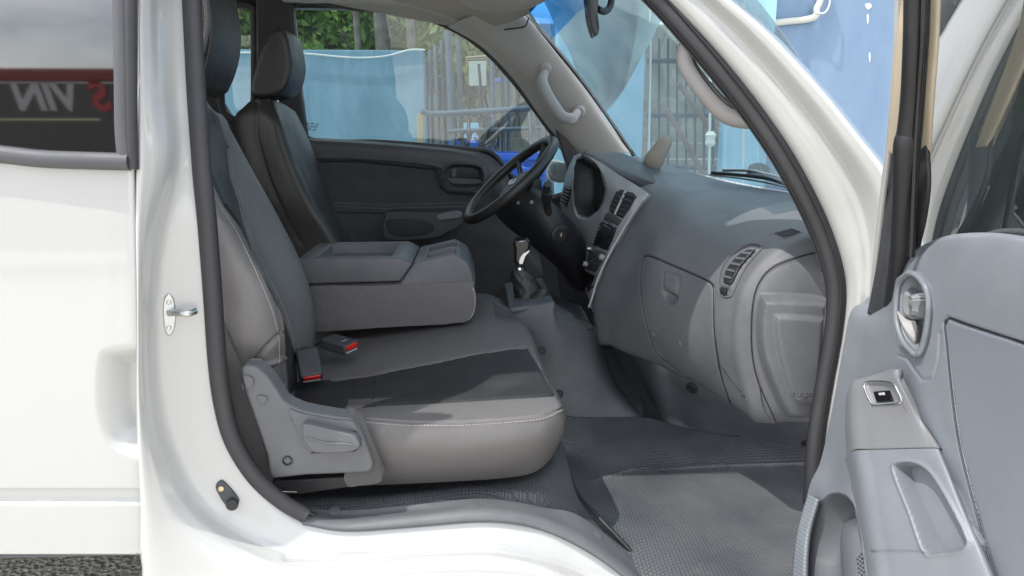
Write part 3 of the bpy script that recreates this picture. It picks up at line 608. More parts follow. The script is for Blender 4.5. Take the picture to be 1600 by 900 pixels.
# side air vent slats
av = empty('air_vent', hit(D, 1155, 420)[0], dash)
inlay('vent_opening', D, rnd([(1132, 440), (1135, 425), (1145, 410), (1160, 396), (1174, 390), (1179, 393), (1166, 407), (1154, 424), (1144, 443), (1137, 446)]), .0045, M['black'], av, base=0)
lp = [(1131, 446), (1134, 434), (1139, 424), (1146, 415), (1154, 407), (1163, 399), (1172, 393)]
rp_ = [(1142, 449), (1146, 437), (1151, 427), (1158, 417), (1166, 408), (1175, 400), (1183, 394)]
for i, (a, b) in enumerate(zip(lp, rp_)):
    a3 = hit(D, *a, .008)[0]; b3 = hit(D, *b, .008)[0]; tube('slat', [a3, (a3+b3)/2, b3], .0026, M['trim'], av, n=8, flat=.5)
inlay('vent_wheel', D, rnd([(1129, 449), (1137, 452), (1135, 459), (1128, 457)]), .005, M['black'], av)
seam('vent_rim', D, [(1124, 437), (1129, 418), (1140, 402), (1156, 389), (1172, 382), (1187, 383), (1190, 389), (1174, 407), (1161, 426), (1151, 446), (1143, 462), (1131, 463), (1123, 453)], .0022, M['trim'], av, .0015, closed=True)
dv = empty('demister_vent', hit(D, 1230, 366)[0], dash)
inlay('vent_grille', D, [(1205, 364), (1236, 357), (1256, 363), (1228, 374)], .0015, M['trim'], dv, shrink=.8)
for i in range(7):
    t = i/6; a = (1212+24*t, 365-6.5*t); b = (1228+22*t, 372-8*t)
    tube('slot', [hit(D, *a, .002)[0], hit(D, *b, .002)[0]], .0014, M['black'], dv, n=6, raw=True)
# moulded word on the pocket
c, nn = hit(D, 1250, 615, .0008); dx = hit(D, 1262, 615, .0008)[0]-hit(D, 1238, 615, .0008)[0]; dy = hit(D, 1250, 608, .0008)[0]-hit(D, 1250, 622, .0008)[0]
text('raised_lettering', 'PULL', .0135, basis(c, dx, dy), M['trim'], EP, ext=.0012)
for a, b in (((1233, 613), (1239, 613)), ((1235, 616), (1239, 616)), ((1262, 613), (1268, 613)), ((1262, 616), (1266, 616)), ((1240, 621), (1250, 624)), ((1250, 624), (1261, 621))):
    tube('raised_line', [hit(D, *a, .001)[0], hit(D, *b, .001)[0]], .0008, M['trim'], EP, n=6, raw=True)

# instrument hood and centre bezel
hood = patch('instrument_hood', [
 [(935, 236, 2.56), (975, 240, 2.45), (1010, 258, 2.32), (1040, 281, 2.17)],
 [(918, 234, 2.52), (950, 246, 2.38), (985, 264, 2.24), (1032, 289, 2.12)],
 [(910, 238, 2.50), (938, 252, 2.36), (972, 272, 2.22), (1027, 293, 2.12)],
 [(908, 244, 2.505), (932, 258, 2.37), (965, 277, 2.23), (1020, 297, 2.12)],
 [(912, 250, 2.53), (935, 265, 2.40), (965, 282, 2.26), (1012, 298, 2.12)]], 50, 90, M['trimdark'], dash, solid=.004)
cl_ = rnd([(896, 262), (900, 248), (913, 244), (930, 254), (942, 274), (948, 296), (944, 316), (932, 333), (918, 342), (903, 339), (896, 322), (894, 290)])
BZ = patch('centre_bezel', [
 [(897, 243, 2.58), (910, 240, 2.50), (935, 252, 2.36), (965, 272, 2.22), (995, 290, 2.11), (1010, 300, 2.07), (1018, 306, 2.07)],
 [(888, 262, 2.62), (902, 262, 2.50), (928, 272, 2.36), (955, 289, 2.22), (981, 305, 2.10), (999, 318, 2.062), (1006, 324, 2.07)],
 [(880, 290, 2.64), (898, 290, 2.50), (930, 300, 2.34), (950, 315, 2.21), (970, 328, 2.10), (985, 340, 2.058), (992, 345, 2.07)],
 [(876, 320, 2.64), (896, 325, 2.50), (925, 332, 2.34), (940, 342, 2.21), (958, 356, 2.10), (970, 366, 2.052), (977, 370, 2.06)],
 [(884, 342, 2.56), (900, 350, 2.46), (920, 362, 2.32), (932, 374, 2.20), (944, 388, 2.10), (953, 396, 2.05), (958, 399, 2.06)],
 [(900, 372, 2.50), (908, 384, 2.42), (918, 396, 2.30), (926, 406, 2.19), (934, 415, 2.10), (941, 421, 2.045), (946, 424, 2.06)],
 [(908, 400, 2.46), (911, 412, 2.39), (917, 424, 2.29), (922, 432, 2.18), (928, 440, 2.10), (934, 445, 2.04), (938, 448, 2.05)],
 [(910, 425, 2.44), (912, 434, 2.38), (915, 444, 2.28), (918, 452, 2.18), (921, 460, 2.10), (925, 466, 2.04), (928, 468, 2.05)],
 [(914, 448, 2.44), (915, 454, 2.38), (917, 460, 2.28), (919, 466, 2.18), (921, 472, 2.10), (924, 480, 2.04), (926, 484, 2.05)]],
 200, 120, M['silver'], dash, solid=.003, press=[('in', cl_, -.07, 7)])
ic = empty('instrument_cluster', hit(BZ, 920, 300)[0], BZ)
inlay('cluster_face', BZ, np.array([(897, 262), (901, 250), (913, 246), (929, 256), (940, 276), (946, 296), (942, 314), (931, 331), (918, 339), (904, 336), (898, 320), (896, 290)]), .0015, M['black'], ic, base=0)
# centre vents
vo = [(955, 318), (962, 302), (970, 296), (990, 302), (995, 308), (984, 328), (973, 342), (958, 334), (952, 328)]
cv = empty('centre_air_vent', hit(BZ, 972, 318)[0], BZ); inlay('vent_opening', BZ, vo, .003, M['black'], cv)
for i in range(5):
    t = i/4; a = (966-10*t, 301+26*t); m_ = (979-12*t, 305+30*t*.95); b = (992-16*t, 309+29*t)
    tube('slat', [hit(BZ, *a, .006)[0], hit(BZ, *m_, .006)[0], hit(BZ, *b, .006)[0]], .0032, M['trimdark'], cv, n=8, flat=.5)
tube('divider', [hit(BZ, 980, 300, .007)[0], hit(BZ, 972, 318, .007)[0], hit(BZ, 964, 336, .007)[0]], .004, M['silver'], cv, n=8)
lv = empty('side_air_vent', hit(BZ, 885, 308)[0], BZ); inlay('vent_opening', BZ, [(885, 290), (893, 294), (891, 308), (885, 324), (877, 318), (879, 303)], .003, M['black'], lv)
for i in range(6):
    t = i/5; tube('slat', [hit(BZ, 884-6*t, 293+24*t, .006)[0], hit(BZ, 893-7*t, 296+26*t, .006)[0]], .003, M['trim'], lv, n=6)
# switches, radio and heater controls
inlay('switch_row', BZ, [(947, 334), (954, 331), (972, 344), (966, 353), (944, 343)], .004, M['trimdark'], BZ)
radio = inlay('radio', BZ, [(940, 348), (946, 345), (964, 356), (957, 376), (950, 392), (928, 384), (932, 368)], .006, M['gloss'], BZ)
inlay('screen', BZ, [(943, 353), (947, 351), (959, 359), (951, 378), (937, 371)], .0075, mat('dark_screen', (.012, .014, .017), .08), BZ)
for i in range(6): c, nn = hit(BZ, 940-1.8*i, 355+5*i, .0075); disc('radio_button', c, nn, [(.0022, 0), (.002, .001)], M['grey'], BZ, 10)
heater = inlay('heater_panel', BZ, [(926, 386), (948, 396), (940, 412), (931, 426), (916, 420), (920, 402)], .005, M['trimdark'], BZ)
for (u, v, r) in ((926, 390, .006), (945, 404, .009), (920, 413, .009)): c, nn = hit(BZ, u, v, .004); disc('knob', c, nn, [(r, 0), (r*.95, .012), (r*.7, .014), (0, .014)], M['chrome'] if r < .008 else M['silver'], BZ, 24)
for i in range(3):
    for j in range(4): c, nn = hit(BZ, 924+5*j-1.5*i, 394+3*j+6*i, .005); disc('heater_button', c, nn, [(.0035, 0), (.003, .003), (0, .003)], M['black'], BZ, 12)
inlay('lower_panel', BZ, [(915, 424), (930, 430), (924, 446), (920, 456), (913, 448), (913, 436)], .004, M['gloss'], BZ)
tube('bezel_edge', [(1004, 312, 2.055), (988, 336, 2.05), (972, 362, 2.045), (955, 392, 2.04), (941, 420, 2.035), (931, 445, 2.032), (925, 466, 2.03), (920, 480, 2.03)], .004, M['silver'], BZ, n=8)
# lower dash knee panel on the driver's side
knee = patch('knee_panel', [
 [(880, 322, 2.62), (900, 332, 2.50), (915, 335, 2.46), (925, 345, 2.40)],
 [(870, 360, 2.62), (890, 365, 2.50), (905, 368, 2.44), (917, 378, 2.38)],
 [(870, 420, 2.64), (885, 420, 2.54), (900, 420, 2.46), (912, 420, 2.38)],
 [(880, 480, 2.66), (890, 480, 2.58), (905, 480, 2.50), (925, 485, 2.36)],
 [(900, 540, 2.70), (915, 545, 2.60), (935, 545, 2.50), (960, 545, 2.36)]], 60, 40, M['trimdark'], dash, solid=.003)
patch('firewall', [[(640, 400, 3.0), (800, 380, 2.98), (900, 400, 2.9), (1000, 470, 2.5)], [(640, 520, 2.98), (800, 520, 2.8), (940, 540, 2.6), (1040, 590, 2.3)], [(640, 640, 2.9), (820, 640, 2.6), (960, 650, 2.3), (1060, 700, 2.1)]], 20, 20, M['black'], van, solid=.01)

# ------------------------------------------------------------------ steering column and wheel
scx = empty('steering_column', Y(850, 360, 2.4), van)
shr = patch('shroud', [
 [(770, 330, 2.42), (790, 300, 2.36), (820, 286, 2.34), (845, 295, 2.38), (850, 305, 2.46)],
 [(790, 352, 2.38), (812, 322, 2.30), (842, 306, 2.28), (868, 320, 2.33), (876, 335, 2.44)],
 [(815, 372, 2.36), (838, 350, 2.26), (868, 332, 2.25), (892, 345, 2.30), (900, 360, 2.42)],
 [(840, 392, 2.36), (862, 388, 2.27), (890, 376, 2.26), (908, 375, 2.30), (915, 380, 2.42)],
 [(862, 410, 2.40), (880, 420, 2.33), (900, 425, 2.31), (915, 420, 2.34), (922, 410, 2.44)],
 [(880, 430, 2.46), (890, 445, 2.40), (905, 455, 2.38), (918, 450, 2.40), (925, 440, 2.48)]], 80, 60, M['black'], scx, solid=.003)
c, nn = hit(shr, 876, 366, .0); disc('ignition_barrel', c, nn, [(.030, -.004), (.029, .003), (.021, .005), (.020, .001), (.013, .001), (.012, .006), (0, .006)], M['black'], scx, 32)
box('key_slot', c+nn*.006, (.0025, .004, .012), M['brass'], scx, bevel=.0005)
tube('stalk', [hit(shr, 858, 335, -.01)[0], Y(855, 320, 2.24), Y(853, 300, 2.2), Y(856, 288, 2.18)], .012, M['black'], scx, n=14)
tube('stalk_tip', [Y(853, 312, 2.215), Y(855, 300, 2.195)], .016, M['black'], scx, n=18, raw=True)
for (u, v) in ((810, 317), (831, 316)): c, nn = hit(shr, u, v, .001); disc('column_screw', c, nn, [(.006, -.001), (.005, .002)], M['silver'], scx, 16)
wheel = empty('steering_wheel', Y(797, 283, 2.38), van)
# rim circle fitted in space: axis leans back towards the driver's head
wc = Y(797, 281, 2.38); ax = np.array([-math.cos(R(36)), 0.0, math.sin(R(36))])
ax = np.array([-.66, -.11, .74]); ax /= np.linalg.norm(ax); e1 = np.array([0, 1.0, 0]); e1 = e1-ax*(ax@e1); e1 /= np.linalg.norm(e1); e2 = np.cross(ax, e1); RW = .181
rim = [wc+RW*(e1*math.cos(t)+e2*math.sin(t)) for t in np.linspace(0, 2*math.pi, 72, endpoint=False)]
V, F = sweep(rim, .0165, 16, True); mesh('rim', V, F, M['blackleather'], wheel)
hubc = wc-ax*.045
disc('hub', hubc, ax, [(.02, -.05), (.06, -.045), (.075, -.02), (.075, .012), (.06, .028), (.03, .034), (0, .035)], M['black'], wheel, 36)
for t in (R(200), R(-20), R(250), R(290)):
    p = wc+RW*(e1*math.cos(t)+e2*math.sin(t)); q = hubc+.055*(e1*math.cos(t)+e2*math.sin(t))
    V, F = sweep(cr([q, (p+q)/2-ax*.006, p], 14), .014, 12, flat=.6); mesh('spoke', V, F, M['black'], wheel)
V, F = sweep([hubc+ax*.036+(e1*math.cos(t)*.024+e2*math.sin(t)*.014) for t in np.linspace(0, 2*math.pi, 28, endpoint=False)], .0022, 8, True); mesh('emblem', V, F, M['chrome'], wheel)
V, F = sweep([hubc+ax*.036+e2*.011-e1*.012, hubc+ax*.036+e1*.002, hubc+ax*.036-e2*.011+e1*.012], .002, 8); mesh('emblem', V, F, M['chrome'], wheel)
# ------------------------------------------------------------------ far side of the cab
KF = -.14; YF = 2.86
fd = empty('far_door', Y(650, 320, YF), van)
# window surround: a panel with the two openings cut out
wout = [(456, 12), (560, 14), (640, 22), (700, 42), (752, 75), (800, 125), (845, 185), (880, 235), (888, 262), (886, 300), (850, 310), (800, 275), (770, 240), (735, 233), (600, 222), (478, 215), (470, 150)]
qout = [(352, 12), (392, 10), (397, 30), (398, 100), (396, 170), (380, 188), (360, 184), (345, 160), (343, 60)]
frame_o = [(-700, -120), (1000, -120), (960, 20), (900, 130), (905, 270), (920, 330), (930, 700), (-700, 700)]
slab('far_side_wall', [(-700, -140), (760, -140), (790, -5), (848, 70), (925, 180), (975, 252), (985, 420), (985, 760), (-700, 760)], YF+.02, .05, M['black'], van, k=KF, holes=[wout[::-1], qout[::-1]])
slab('window_glass', [(455, 5), (700, 30), (820, 120), (892, 235), (890, 320), (478, 260)], YF+.05, .004, M['sidewin'], fd, k=KF)
slab('quarter_window', [(335, 0), (402, 0), (402, 196), (335, 196)], YF+.05, .004, M['sidewin'], van, k=KF)
def yk(u, v, e=0): 
    p = Y(u, v, YF+e, KF); return p
tube('window_rubber', [yk(u, v, 0) for u, v in wout], .009, M['rubber'], fd, n=10, closed=True, res=6)
tube('window_rubber', [yk(u, v, 0) for u, v in qout], .014, M['rubber'], van, n=10, closed=True, res=6)
tube('painted_frame', [yk(459, 30, .03), yk(466, 100, .03), yk(476, 212, .03)], .009, M['cream'], fd, n=8)
# small glass print
mg = M['trimdark']
for (u, v, s_) in ((481, 193, 3), (488, 193, 5), (496, 194, 3), (484, 202, 3), (491, 203, 5)):
    tube('glass_print', [yk(u-s_/2, v, .047), yk(u+s_/2, v, .047)], .0022, mg, fd, n=6, raw=True)
text('glass_print', 'EASR', .016, basis(yk(489, 198, .046), (1, 0, 0), (0, 0, 1)), mg, fd, ext=.0003)
# triangular corner with the mirror behind it
mir = empty('door_mirror', Y(868, 268, 3.02), van)
slab('mirror_shell', rnd([(858, 252), (866, 250), (890, 256), (893, 270), (890, 284), (872, 286), (858, 280), (855, 266)]), 3.0, .10, M['paint'], mir, bevel=.015)
slab('mirror_glass', rnd([(861, 255), (869, 254), (871, 266), (869, 277), (862, 276), (859, 266)]), 2.995, .01, M['chrome'], mir, bevel=.002)
# door lining
dl = patch('door_lining', [
 [yk(466, 214, -.01), yk(560, 219, -.01), yk(650, 226, -.01), yk(720, 233, -.01), yk(762, 242, -.01), yk(790, 268, -.01), yk(806, 300, -.01), yk(830, 330, -.01)],
 [yk(470, 221, -.04), yk(560, 226, -.04), yk(650, 233, -.04), yk(715, 240, -.04), yk(752, 252, -.04), yk(780, 278, -.04), yk(800, 310, -.04), yk(830, 345, -.04)],
 [yk(478, 240, -.05), yk(560, 246, -.05), yk(650, 254, -.05), yk(710, 260, -.05), yk(745, 270, -.05), yk(770, 290, -.05), yk(800, 330, -.05), yk(835, 365, -.05)],
 [yk(485, 280, -.045), yk(560, 284, -.045), yk(650, 288, -.045), yk(710, 292, -.045), yk(745, 298, -.045), yk(775, 320, -.045), yk(800, 350, -.045), yk(840, 390, -.045)],
 [yk(490, 325, -.045), yk(560, 327, -.045), yk(650, 330, -.045), yk(710, 332, -.045), yk(745, 335, -.045), yk(775, 345, -.045), yk(805, 370, -.045), yk(845, 410, -.045)],
 [yk(500, 375, -.05), yk(560, 375, -.05), yk(650, 378, -.05), yk(710, 378, -.05), yk(745, 380, -.05), yk(775, 385, -.05), yk(810, 405, -.05), yk(850, 440, -.05)],
 [yk(500, 470, -.04), yk(560, 470, -.04), yk(650, 470, -.04), yk(710, 470, -.04), yk(745, 470, -.04), yk(775, 470, -.04), yk(815, 480, -.04), yk(855, 500, -.04)]],
 180, 200, M['trimdark'], fd, solid=.004, press=[
  ('in', [(494, 250), (560, 250), (683, 263), (690, 290), (702, 300), (745, 303), (740, 322), (600, 326), (520, 322), (502, 322)], -.010, 5), ('curve', [(490, 246), (560, 247), (684, 260), (692, 288), (704, 298), (745, 300)], .004, 4),
  ('in', rnd([(694, 268), (706, 258), (735, 258), (752, 264), (754, 280), (745, 291), (710, 292), (697, 284)]), -.022, 6),
  ('loop', rnd([(692, 268), (704, 256), (736, 256), (754, 263), (756, 281), (746, 294), (709, 295), (695, 286)]), .005, 4)])
slab('door_handle', rnd([(699, 282), (702, 277), (720, 279), (748, 281), (750, 287), (735, 289), (710, 288)]), YF-.065, .025, M['trimdark'], fd, bevel=.004)
box('lock_button', Y(709, 270, YF-.055), (.02, .02, .036), M['trimdark'], fd, bevel=.004)
# arm rest and pull
slab('arm_rest', rnd([(602, 340), (606, 332), (650, 332), (712, 334), (722, 338), (720, 352), (700, 362), (680, 372), (620, 376), (600, 370), (598, 352)]), YF-.14, .10, M['trimdark'], fd, bevel=.014)
slab('pull_cup', rnd([(606, 344), (650, 344), (676, 350), (672, 364), (640, 369), (612, 366)]), YF-.143, .02, M['black'], fd, bevel=.003)
slab('switch_plate', rnd([(684, 336), (712, 330), (722, 334), (718, 341), (700, 343), (686, 344)]), YF-.15, .03, M['switchtrim'], fd, bevel=.004)
tube('lining_groove', [yk(502, 331, -.05), yk(600, 333, -.05), yk(700, 334, -.05)], .002, M['black'], fd, n=6)
# far centre pillar and seat belt behind the driver
slab('far_centre_pillar', [(398, -60), (452, -60), (459, 40), (470, 150), (486, 260), (500, 420), (396, 420), (400, 160)], YF-.04, .05, M['black'], van, k=KF, bevel=.01)
# far A pillar trim
def ya(u, v, e=0): return Y(u, v, 2.80+e, -.3)
apt = patch('far_pillar_trim', [
 [ya(700, 42, .02), ya(716, 34, -.02), ya(745, 22, -.04), ya(790, 10, -.04), ya(822, 20, -.02), ya(835, 30, .04)],
 [ya(752, 73, .02), ya(766, 62, -.02), ya(800, 45, -.04), ya(825, 33, -.045), ya(838, 45, -.02), ya(846, 52, .04)],
 [ya(803, 124, .02), ya(816, 112, -.02), ya(840, 95, -.04), ya(862, 78, -.045), ya(876, 92, -.02), ya(884, 99, .04)],
 [ya(850, 190, .02), ya(858, 172, -.02), ya(882, 150, -.04), ya(902, 132, -.045), ya(914, 142, -.02), ya(922, 150, .04)],
 [ya(893, 240, .02), ya(900, 225, -.02), ya(920, 204, -.04), ya(940, 190, -.045), ya(950, 194, -.02), ya(957, 200, .04)],
 [ya(925, 290, .02), ya(935, 275, -.02), ya(955, 258, -.04), ya(975, 240, -.045), ya(984, 240, -.02), ya(992, 244, .04)]], 90, 50, M['pillar'], van, solid=.004)
slab('pillar_base', [(862, 185), (875, 196), (900, 240), (912, 300), (912, 340), (884, 330), (886, 260), (872, 215)], 2.80, .05, M['black'], van, bevel=.006)
gh = empty('grab_handle', Y(870, 150, 2.66), van)
tube('grip', [Y(851, 112, 2.70), Y(847, 126, 2.645), Y(852, 143, 2.63), Y(865, 165, 2.63), Y(878, 182, 2.635), Y(893, 185, 2.65), Y(902, 176, 2.70)], [.014, .017, .0185, .0185, .018, .017, .014], M['handle'], gh, n=18, flat=1.15)
for p in ((852, 107), (905, 173)): c, nn = hit(apt, *p, 0); disc('mount', c, nn, [(.022, -.002), (.021, .008), (.016, .012), (0, .013)], M['handle'], gh, 28)
# ------------------------------------------------------------------ roof lining, sun visor, mirror
lin = patch('roof_lining', [
 [(-700, -420, 1.45), (0, -420, 1.45), (500, -420, 1.45), (900, -400, 1.5), (1120, -330, 1.5)],
 [(-700, -180, 2.2), (0, -170, 2.2), (500, -170, 2.2), (800, -150, 2.15), (985, -100, 2.0)],
 [(-700, -50, 2.6), (100, -48, 2.6), (450, -45, 2.6), (700, -40, 2.55), (860, -20, 2.4)],
 [(-700, -15, 2.72), (300, -12, 2.72), (480, -8, 2.72), (680, 12, 2.68), (825, 22, 2.52)],
 [(-700, -2, 2.82), (320, -2, 2.80), (470, 0, 2.80), (700, 40, 2.76), (760, 45, 2.70)]], 70, 80, M['liner'], van, solid=.02, flip=True)
slab('header_trim', [(440, 2), (470, 3), (560, 3), (640, 10), (700, 28), (760, 66), (765, 50), (820, 42), (826, 20), (760, -30), (440, -30)], 2.78, .03, M['pillar'], van, k=-.2, bevel=.006)
tube('lining_gap', [Y(762, 50, 2.70), Y(790, 46, 2.66), Y(818, 42, 2.62), Y(824, 34, 2.6), Y(826, 28, 2.6)], .0025, M['black'], van, n=6)
vis = patch('sun_visor', [
 [(700, -60, 2.35), (780, -60, 2.3), (860, -60, 2.2), (930, -60, 2.05)],
 [(715, -5, 2.46), (770, 6, 2.44), (830, -2, 2.33), (900, -22, 2.15)],
 [(738, 14, 2.52), (775, 22, 2.50), (825, 14, 2.40), (870, -8, 2.26)],
 [(745, 10, 2.54), (778, 17, 2.53), (822, 8, 2.44), (865, -12, 2.30)]], 30, 40, M['pillar'], van, solid=.012)
rm = empty('rear_view_mirror', Y(935, 10, 1.95), van)
slab('mirror_shell', rnd([(920, -20), (932, -22), (935, 0), (934, 20), (936, 40), (935, 53), (931, 50), (925, 30), (922, 8)]), 1.90, .09, M['gloss'], rm, bevel=.008)
slab('mirror_edge', rnd([(921, -10), (925, -12), (929, 20), (935, 50), (931, 52), (924, 32)]), 1.893, .03, M['trimdark'], rm, bevel=.003)
tube('mirror_stem', [Y(934, 14, 1.98), Y(944, 18, 2.0), Y(952, 12, 2.02), Y(955, 0, 2.03), Y(952, -16, 2.04)], .009, M['black'], rm, n=12)
# ------------------------------------------------------------------ windshield
WB = [(990, 246, 2.62), (1045, 262, 2.45), (1105, 276, 2.27), (1171, 290, 2.05), (1235, 300, 1.80), (1290, 308, 1.58), (1350, 320, 1.46)]
wb3 = [Y(*p)+np.array([.015, 0, -.01]) for p in WB]
tp = [ya(826, 22, .02)]
top = [Y(700, -90, 2.62), Y(770, -130, 2.45), Y(830, -160, 2.27), Y(890, -185, 2.05), Y(950, -200, 1.80), Y(1000, -190, 1.58), Y(1040, -160, 1.46)]
mid_ = [a*.5+b*.5+np.array([.035, 0, .02]) for a, b in zip(wb3, top)]

ws = patch('windshield', [top, mid_, wb3], 40, 50, M['windshield'], van, solid=.005)
tube('windshield_rubber', [p+np.array([-.008, 0, -.004]) for p in wb3], .008, M['black'], van, n=8)
tube('windshield_rubber', [ya(826, 20, .0), ya(848, 52, .0), ya(886, 98, .0), ya(925, 148, .0), ya(960, 198, .0), ya(990, 244, .0)], .007, M['black'], van, n=8)
slab('tint_band', [(800, -60), (1010, -60), (960, -22), (900, 22), (862, 62), (842, 36), (828, 20)], 2.46, .002, glassmat('blue_tint', (.40, .68, .95), boost=1, base=.0), van, bevel=0)
# near grab handle, on the passenger's pillar
gn = empty('grab_handle', Y(1120, 130, 1.40), van)
tube('grip', [Y(1115, 50, 1.46), Y(1085, 58, 1.45), Y(1073, 74, 1.445), Y(1072, 98, 1.44), Y(1086, 122, 1.435), Y(1108, 150, 1.43), Y(1130, 172, 1.425), Y(1150, 182, 1.42), Y(1178, 184, 1.41), Y(1215, 178, 1.41)], [.016, .016, .0165, .0165, .017, .018, .019, .0195, .0195, .019], M['handle'], gn, n=20, flat=1.1)
tube('grip_seam', [Y(1092, 62, 1.425), Y(1084, 80, 1.423), Y(1084, 96, 1.42), Y(1096, 118, 1.417), Y(1115, 143, 1.412), Y(1135, 163, 1.407), Y(1155, 172, 1.402), Y(1178, 173, 1.392)], .0012, M['black'], gn, n=6)
# near pillar inner trim behind the handle
patch('pillar_trim', [[(p[0]-16, p[1]+12, p[2]+.02) for p in sp2[2:11]], [(p[0]-4, p[1]+4, p[2]+.09) for p in sp2[2:11]], [(p[0]+20, p[1], p[2]+.10) for p in sp2[2:11]]], 12, 60, M['trimdark'], van, solid=.003)
# wiper outside
wp = empty('wiper', Y(1190, 275, 1.98), van)
tube('arm', [Y(1112, 270, 2.10), Y(1150, 273, 2.02), Y(1200, 279, 1.92), Y(1256, 298, 1.78)], .005, M['black'], wp, n=8)
tube('blade', [Y(1130, 266, 2.10), Y(1170, 267, 2.02), Y(1215, 276, 1.92), Y(1256, 290, 1.80)], .0045, M['steel'], wp, n=8)
tube('blade', [Y(1108, 273, 2.12), Y(1160, 279, 2.02), Y(1215, 289, 1.90), Y(1250, 300, 1.80)], .003, M['steel'], wp, n=8)
disc('pivot', Y(1185, 268, 2.05), (0, -.4, 1), [(.03, -.01), (.028, .012), (.015, .02), (0, .021)], M['black'], wp, 24)

# ------------------------------------------------------------------ driver's seat
sdv = empty('driver_seat', Y(450, 420, 2.4), van)
bs = patch('backrest', [
 [(392, 160, 2.42), (388, 160, 2.32), (402, 155, 2.27), (425, 156, 2.27), (442, 162, 2.36), (455, 170, 2.50), (462, 175, 2.64)],
 [(368, 180, 2.42), (372, 182, 2.29), (398, 180, 2.25), (434, 186, 2.23), (452, 192, 2.34), (472, 205, 2.48), (480, 212, 2.64)],
 [(366, 215, 2.42), (372, 218, 2.28), (402, 216, 2.24), (444, 222, 2.22), (462, 226, 2.33), (486, 236, 2.47), (492, 242, 2.64)],
 [(372, 265, 2.42), (380, 268, 2.27), (416, 264, 2.23), (462, 270, 2.21), (478, 272, 2.32), (500, 280, 2.46), (508, 286, 2.64)],
 [(396, 320, 2.42), (404, 322, 2.27), (436, 320, 2.22), (488, 322, 2.20), (502, 322, 2.31), (518, 326, 2.45), (524, 332, 2.64)],
 [(420, 370, 2.42), (430, 372, 2.27), (464, 370, 2.22), (520, 372, 2.20), (532, 372, 2.31), (546, 374, 2.45), (552, 380, 2.64)],
 [(450, 430, 2.42), (460, 430, 2.27), (490, 430, 2.22), (545, 430, 2.20), (560, 430, 2.31), (575, 430, 2.45), (580, 430, 2.64)]], 120, 90, M['blackleather'], sdv, solid=.01,
 press=[('curve', [(402, 160), (400, 200), (408, 240), (424, 290), (450, 345), (470, 380)], -.004, 4)])
def pillow(name, outline, y, depth, m, parent, bev, k=0): return slab(name, outline, y, depth, m, parent, k=k, bevel=bev, seg=6, sharp=180)
pillow('headrest', rnd([(424, 47), (436, 42), (446, 52), (452, 76), (455, 102), (450, 128), (440, 144), (426, 151), (408, 154), (393, 149), (390, 134), (396, 108), (407, 74)]), 2.30, .21, M['blackleather'], sdv, .035)
for dx in (0, 14): tube('headrest_post', [Y(418+dx, 148, 2.36+dx*.008), Y(420+dx, 168, 2.36+dx*.008)], .006, M['chrome'], sdv, n=10, raw=True)
dc = patch('cushion', [
 [(600, 520, 2.2), (700, 510, 2.15), (770, 500, 2.12), (800, 510, 2.12), (812, 530, 2.14)],
 [(600, 480, 2.22), (700, 476, 2.2), (760, 470, 2.16), (790, 475, 2.16), (803, 500, 2.2)],
 [(600, 462, 2.5), (700, 460, 2.5), (750, 458, 2.5), (775, 464, 2.5), (786, 480, 2.55)]], 30, 40, M['leather2'], sdv, solid=.02)

# ------------------------------------------------------------------ passenger bench: cushion, backrest, console
ps = empty('passenger_seat', Y(650, 650, 1.6), van)
cush_rows = [
 [(440, 770, 1.44), (545, 760, 1.42), (620, 757, 1.40), (720, 752, 1.39), (790, 747, 1.395), (835, 738, 1.405), (862, 715, 1.45), (866, 700, 1.53), (864, 690, 1.62)],
 [(440, 735, 1.42), (545, 730, 1.385), (620, 732, 1.365), (720, 728, 1.355), (790, 724, 1.355), (845, 712, 1.37), (874, 690, 1.41), (876, 680, 1.48), (872, 672, 1.58)],
 [(440, 700, 1.41), (545, 700, 1.375), (620, 700, 1.35), (720, 698, 1.34), (790, 694, 1.34), (850, 684, 1.35), (880, 668, 1.39), (882, 658, 1.46), (878, 650, 1.58)],
 [(440, 668, 1.41), (545, 668, 1.375), (620, 674, 1.352), (720, 672, 1.345), (790, 668, 1.345), (852, 658, 1.355), (880, 646, 1.39), (882, 638, 1.46), (874, 622, 1.58)],
 [(440, 652, 1.42), (545, 650, 1.39), (620, 656, 1.365), (720, 658, 1.36), (790, 654, 1.36), (850, 646, 1.37), (874, 632, 1.41), (872, 624, 1.48), (866, 606, 1.60)],
 [(440, 640, 1.48), (545, 638, 1.44), (620, 634, 1.43), (720, 629, 1.43), (790, 625, 1.43), (840, 622, 1.435), (862, 616, 1.46), (862, 606, 1.52), (856, 590, 1.63)],
 [(440, 618, 1.57), (545, 614, 1.54), (620, 610, 1.54), (720, 602, 1.54), (790, 594, 1.54), (830, 590, 1.545), (850, 590, 1.56), (852, 582, 1.62), (848, 570, 1.70)],
 [(440, 592, 1.70), (545, 588, 1.67), (620, 576, 1.67), (720, 562, 1.68), (780, 552, 1.70), (815, 546, 1.71), (836, 548, 1.71), (840, 548, 1.76), (838, 542, 1.82)],
 [(440, 562, 1.83), (545, 556, 1.80), (620, 544, 1.80), (720, 526, 1.84), (775, 516, 1.86), (805, 512, 1.87), (824, 518, 1.86), (829, 520, 1.90), (828, 518, 1.98)],
 [(440, 530, 2.00), (545, 525, 1.98), (620, 515, 1.98), (720, 492, 2.02), (765, 482, 2.04), (792, 484, 2.02), (810, 492, 2.00), (818, 500, 2.02), (820, 505, 2.08)],
 [(440, 510, 2.14), (545, 505, 2.12), (620, 495, 2.12), (720, 476, 2.13), (750, 470, 2.14), (776, 472, 2.13), (795, 480, 2.12), (805, 492, 2.12), (808, 505, 2.14)]]
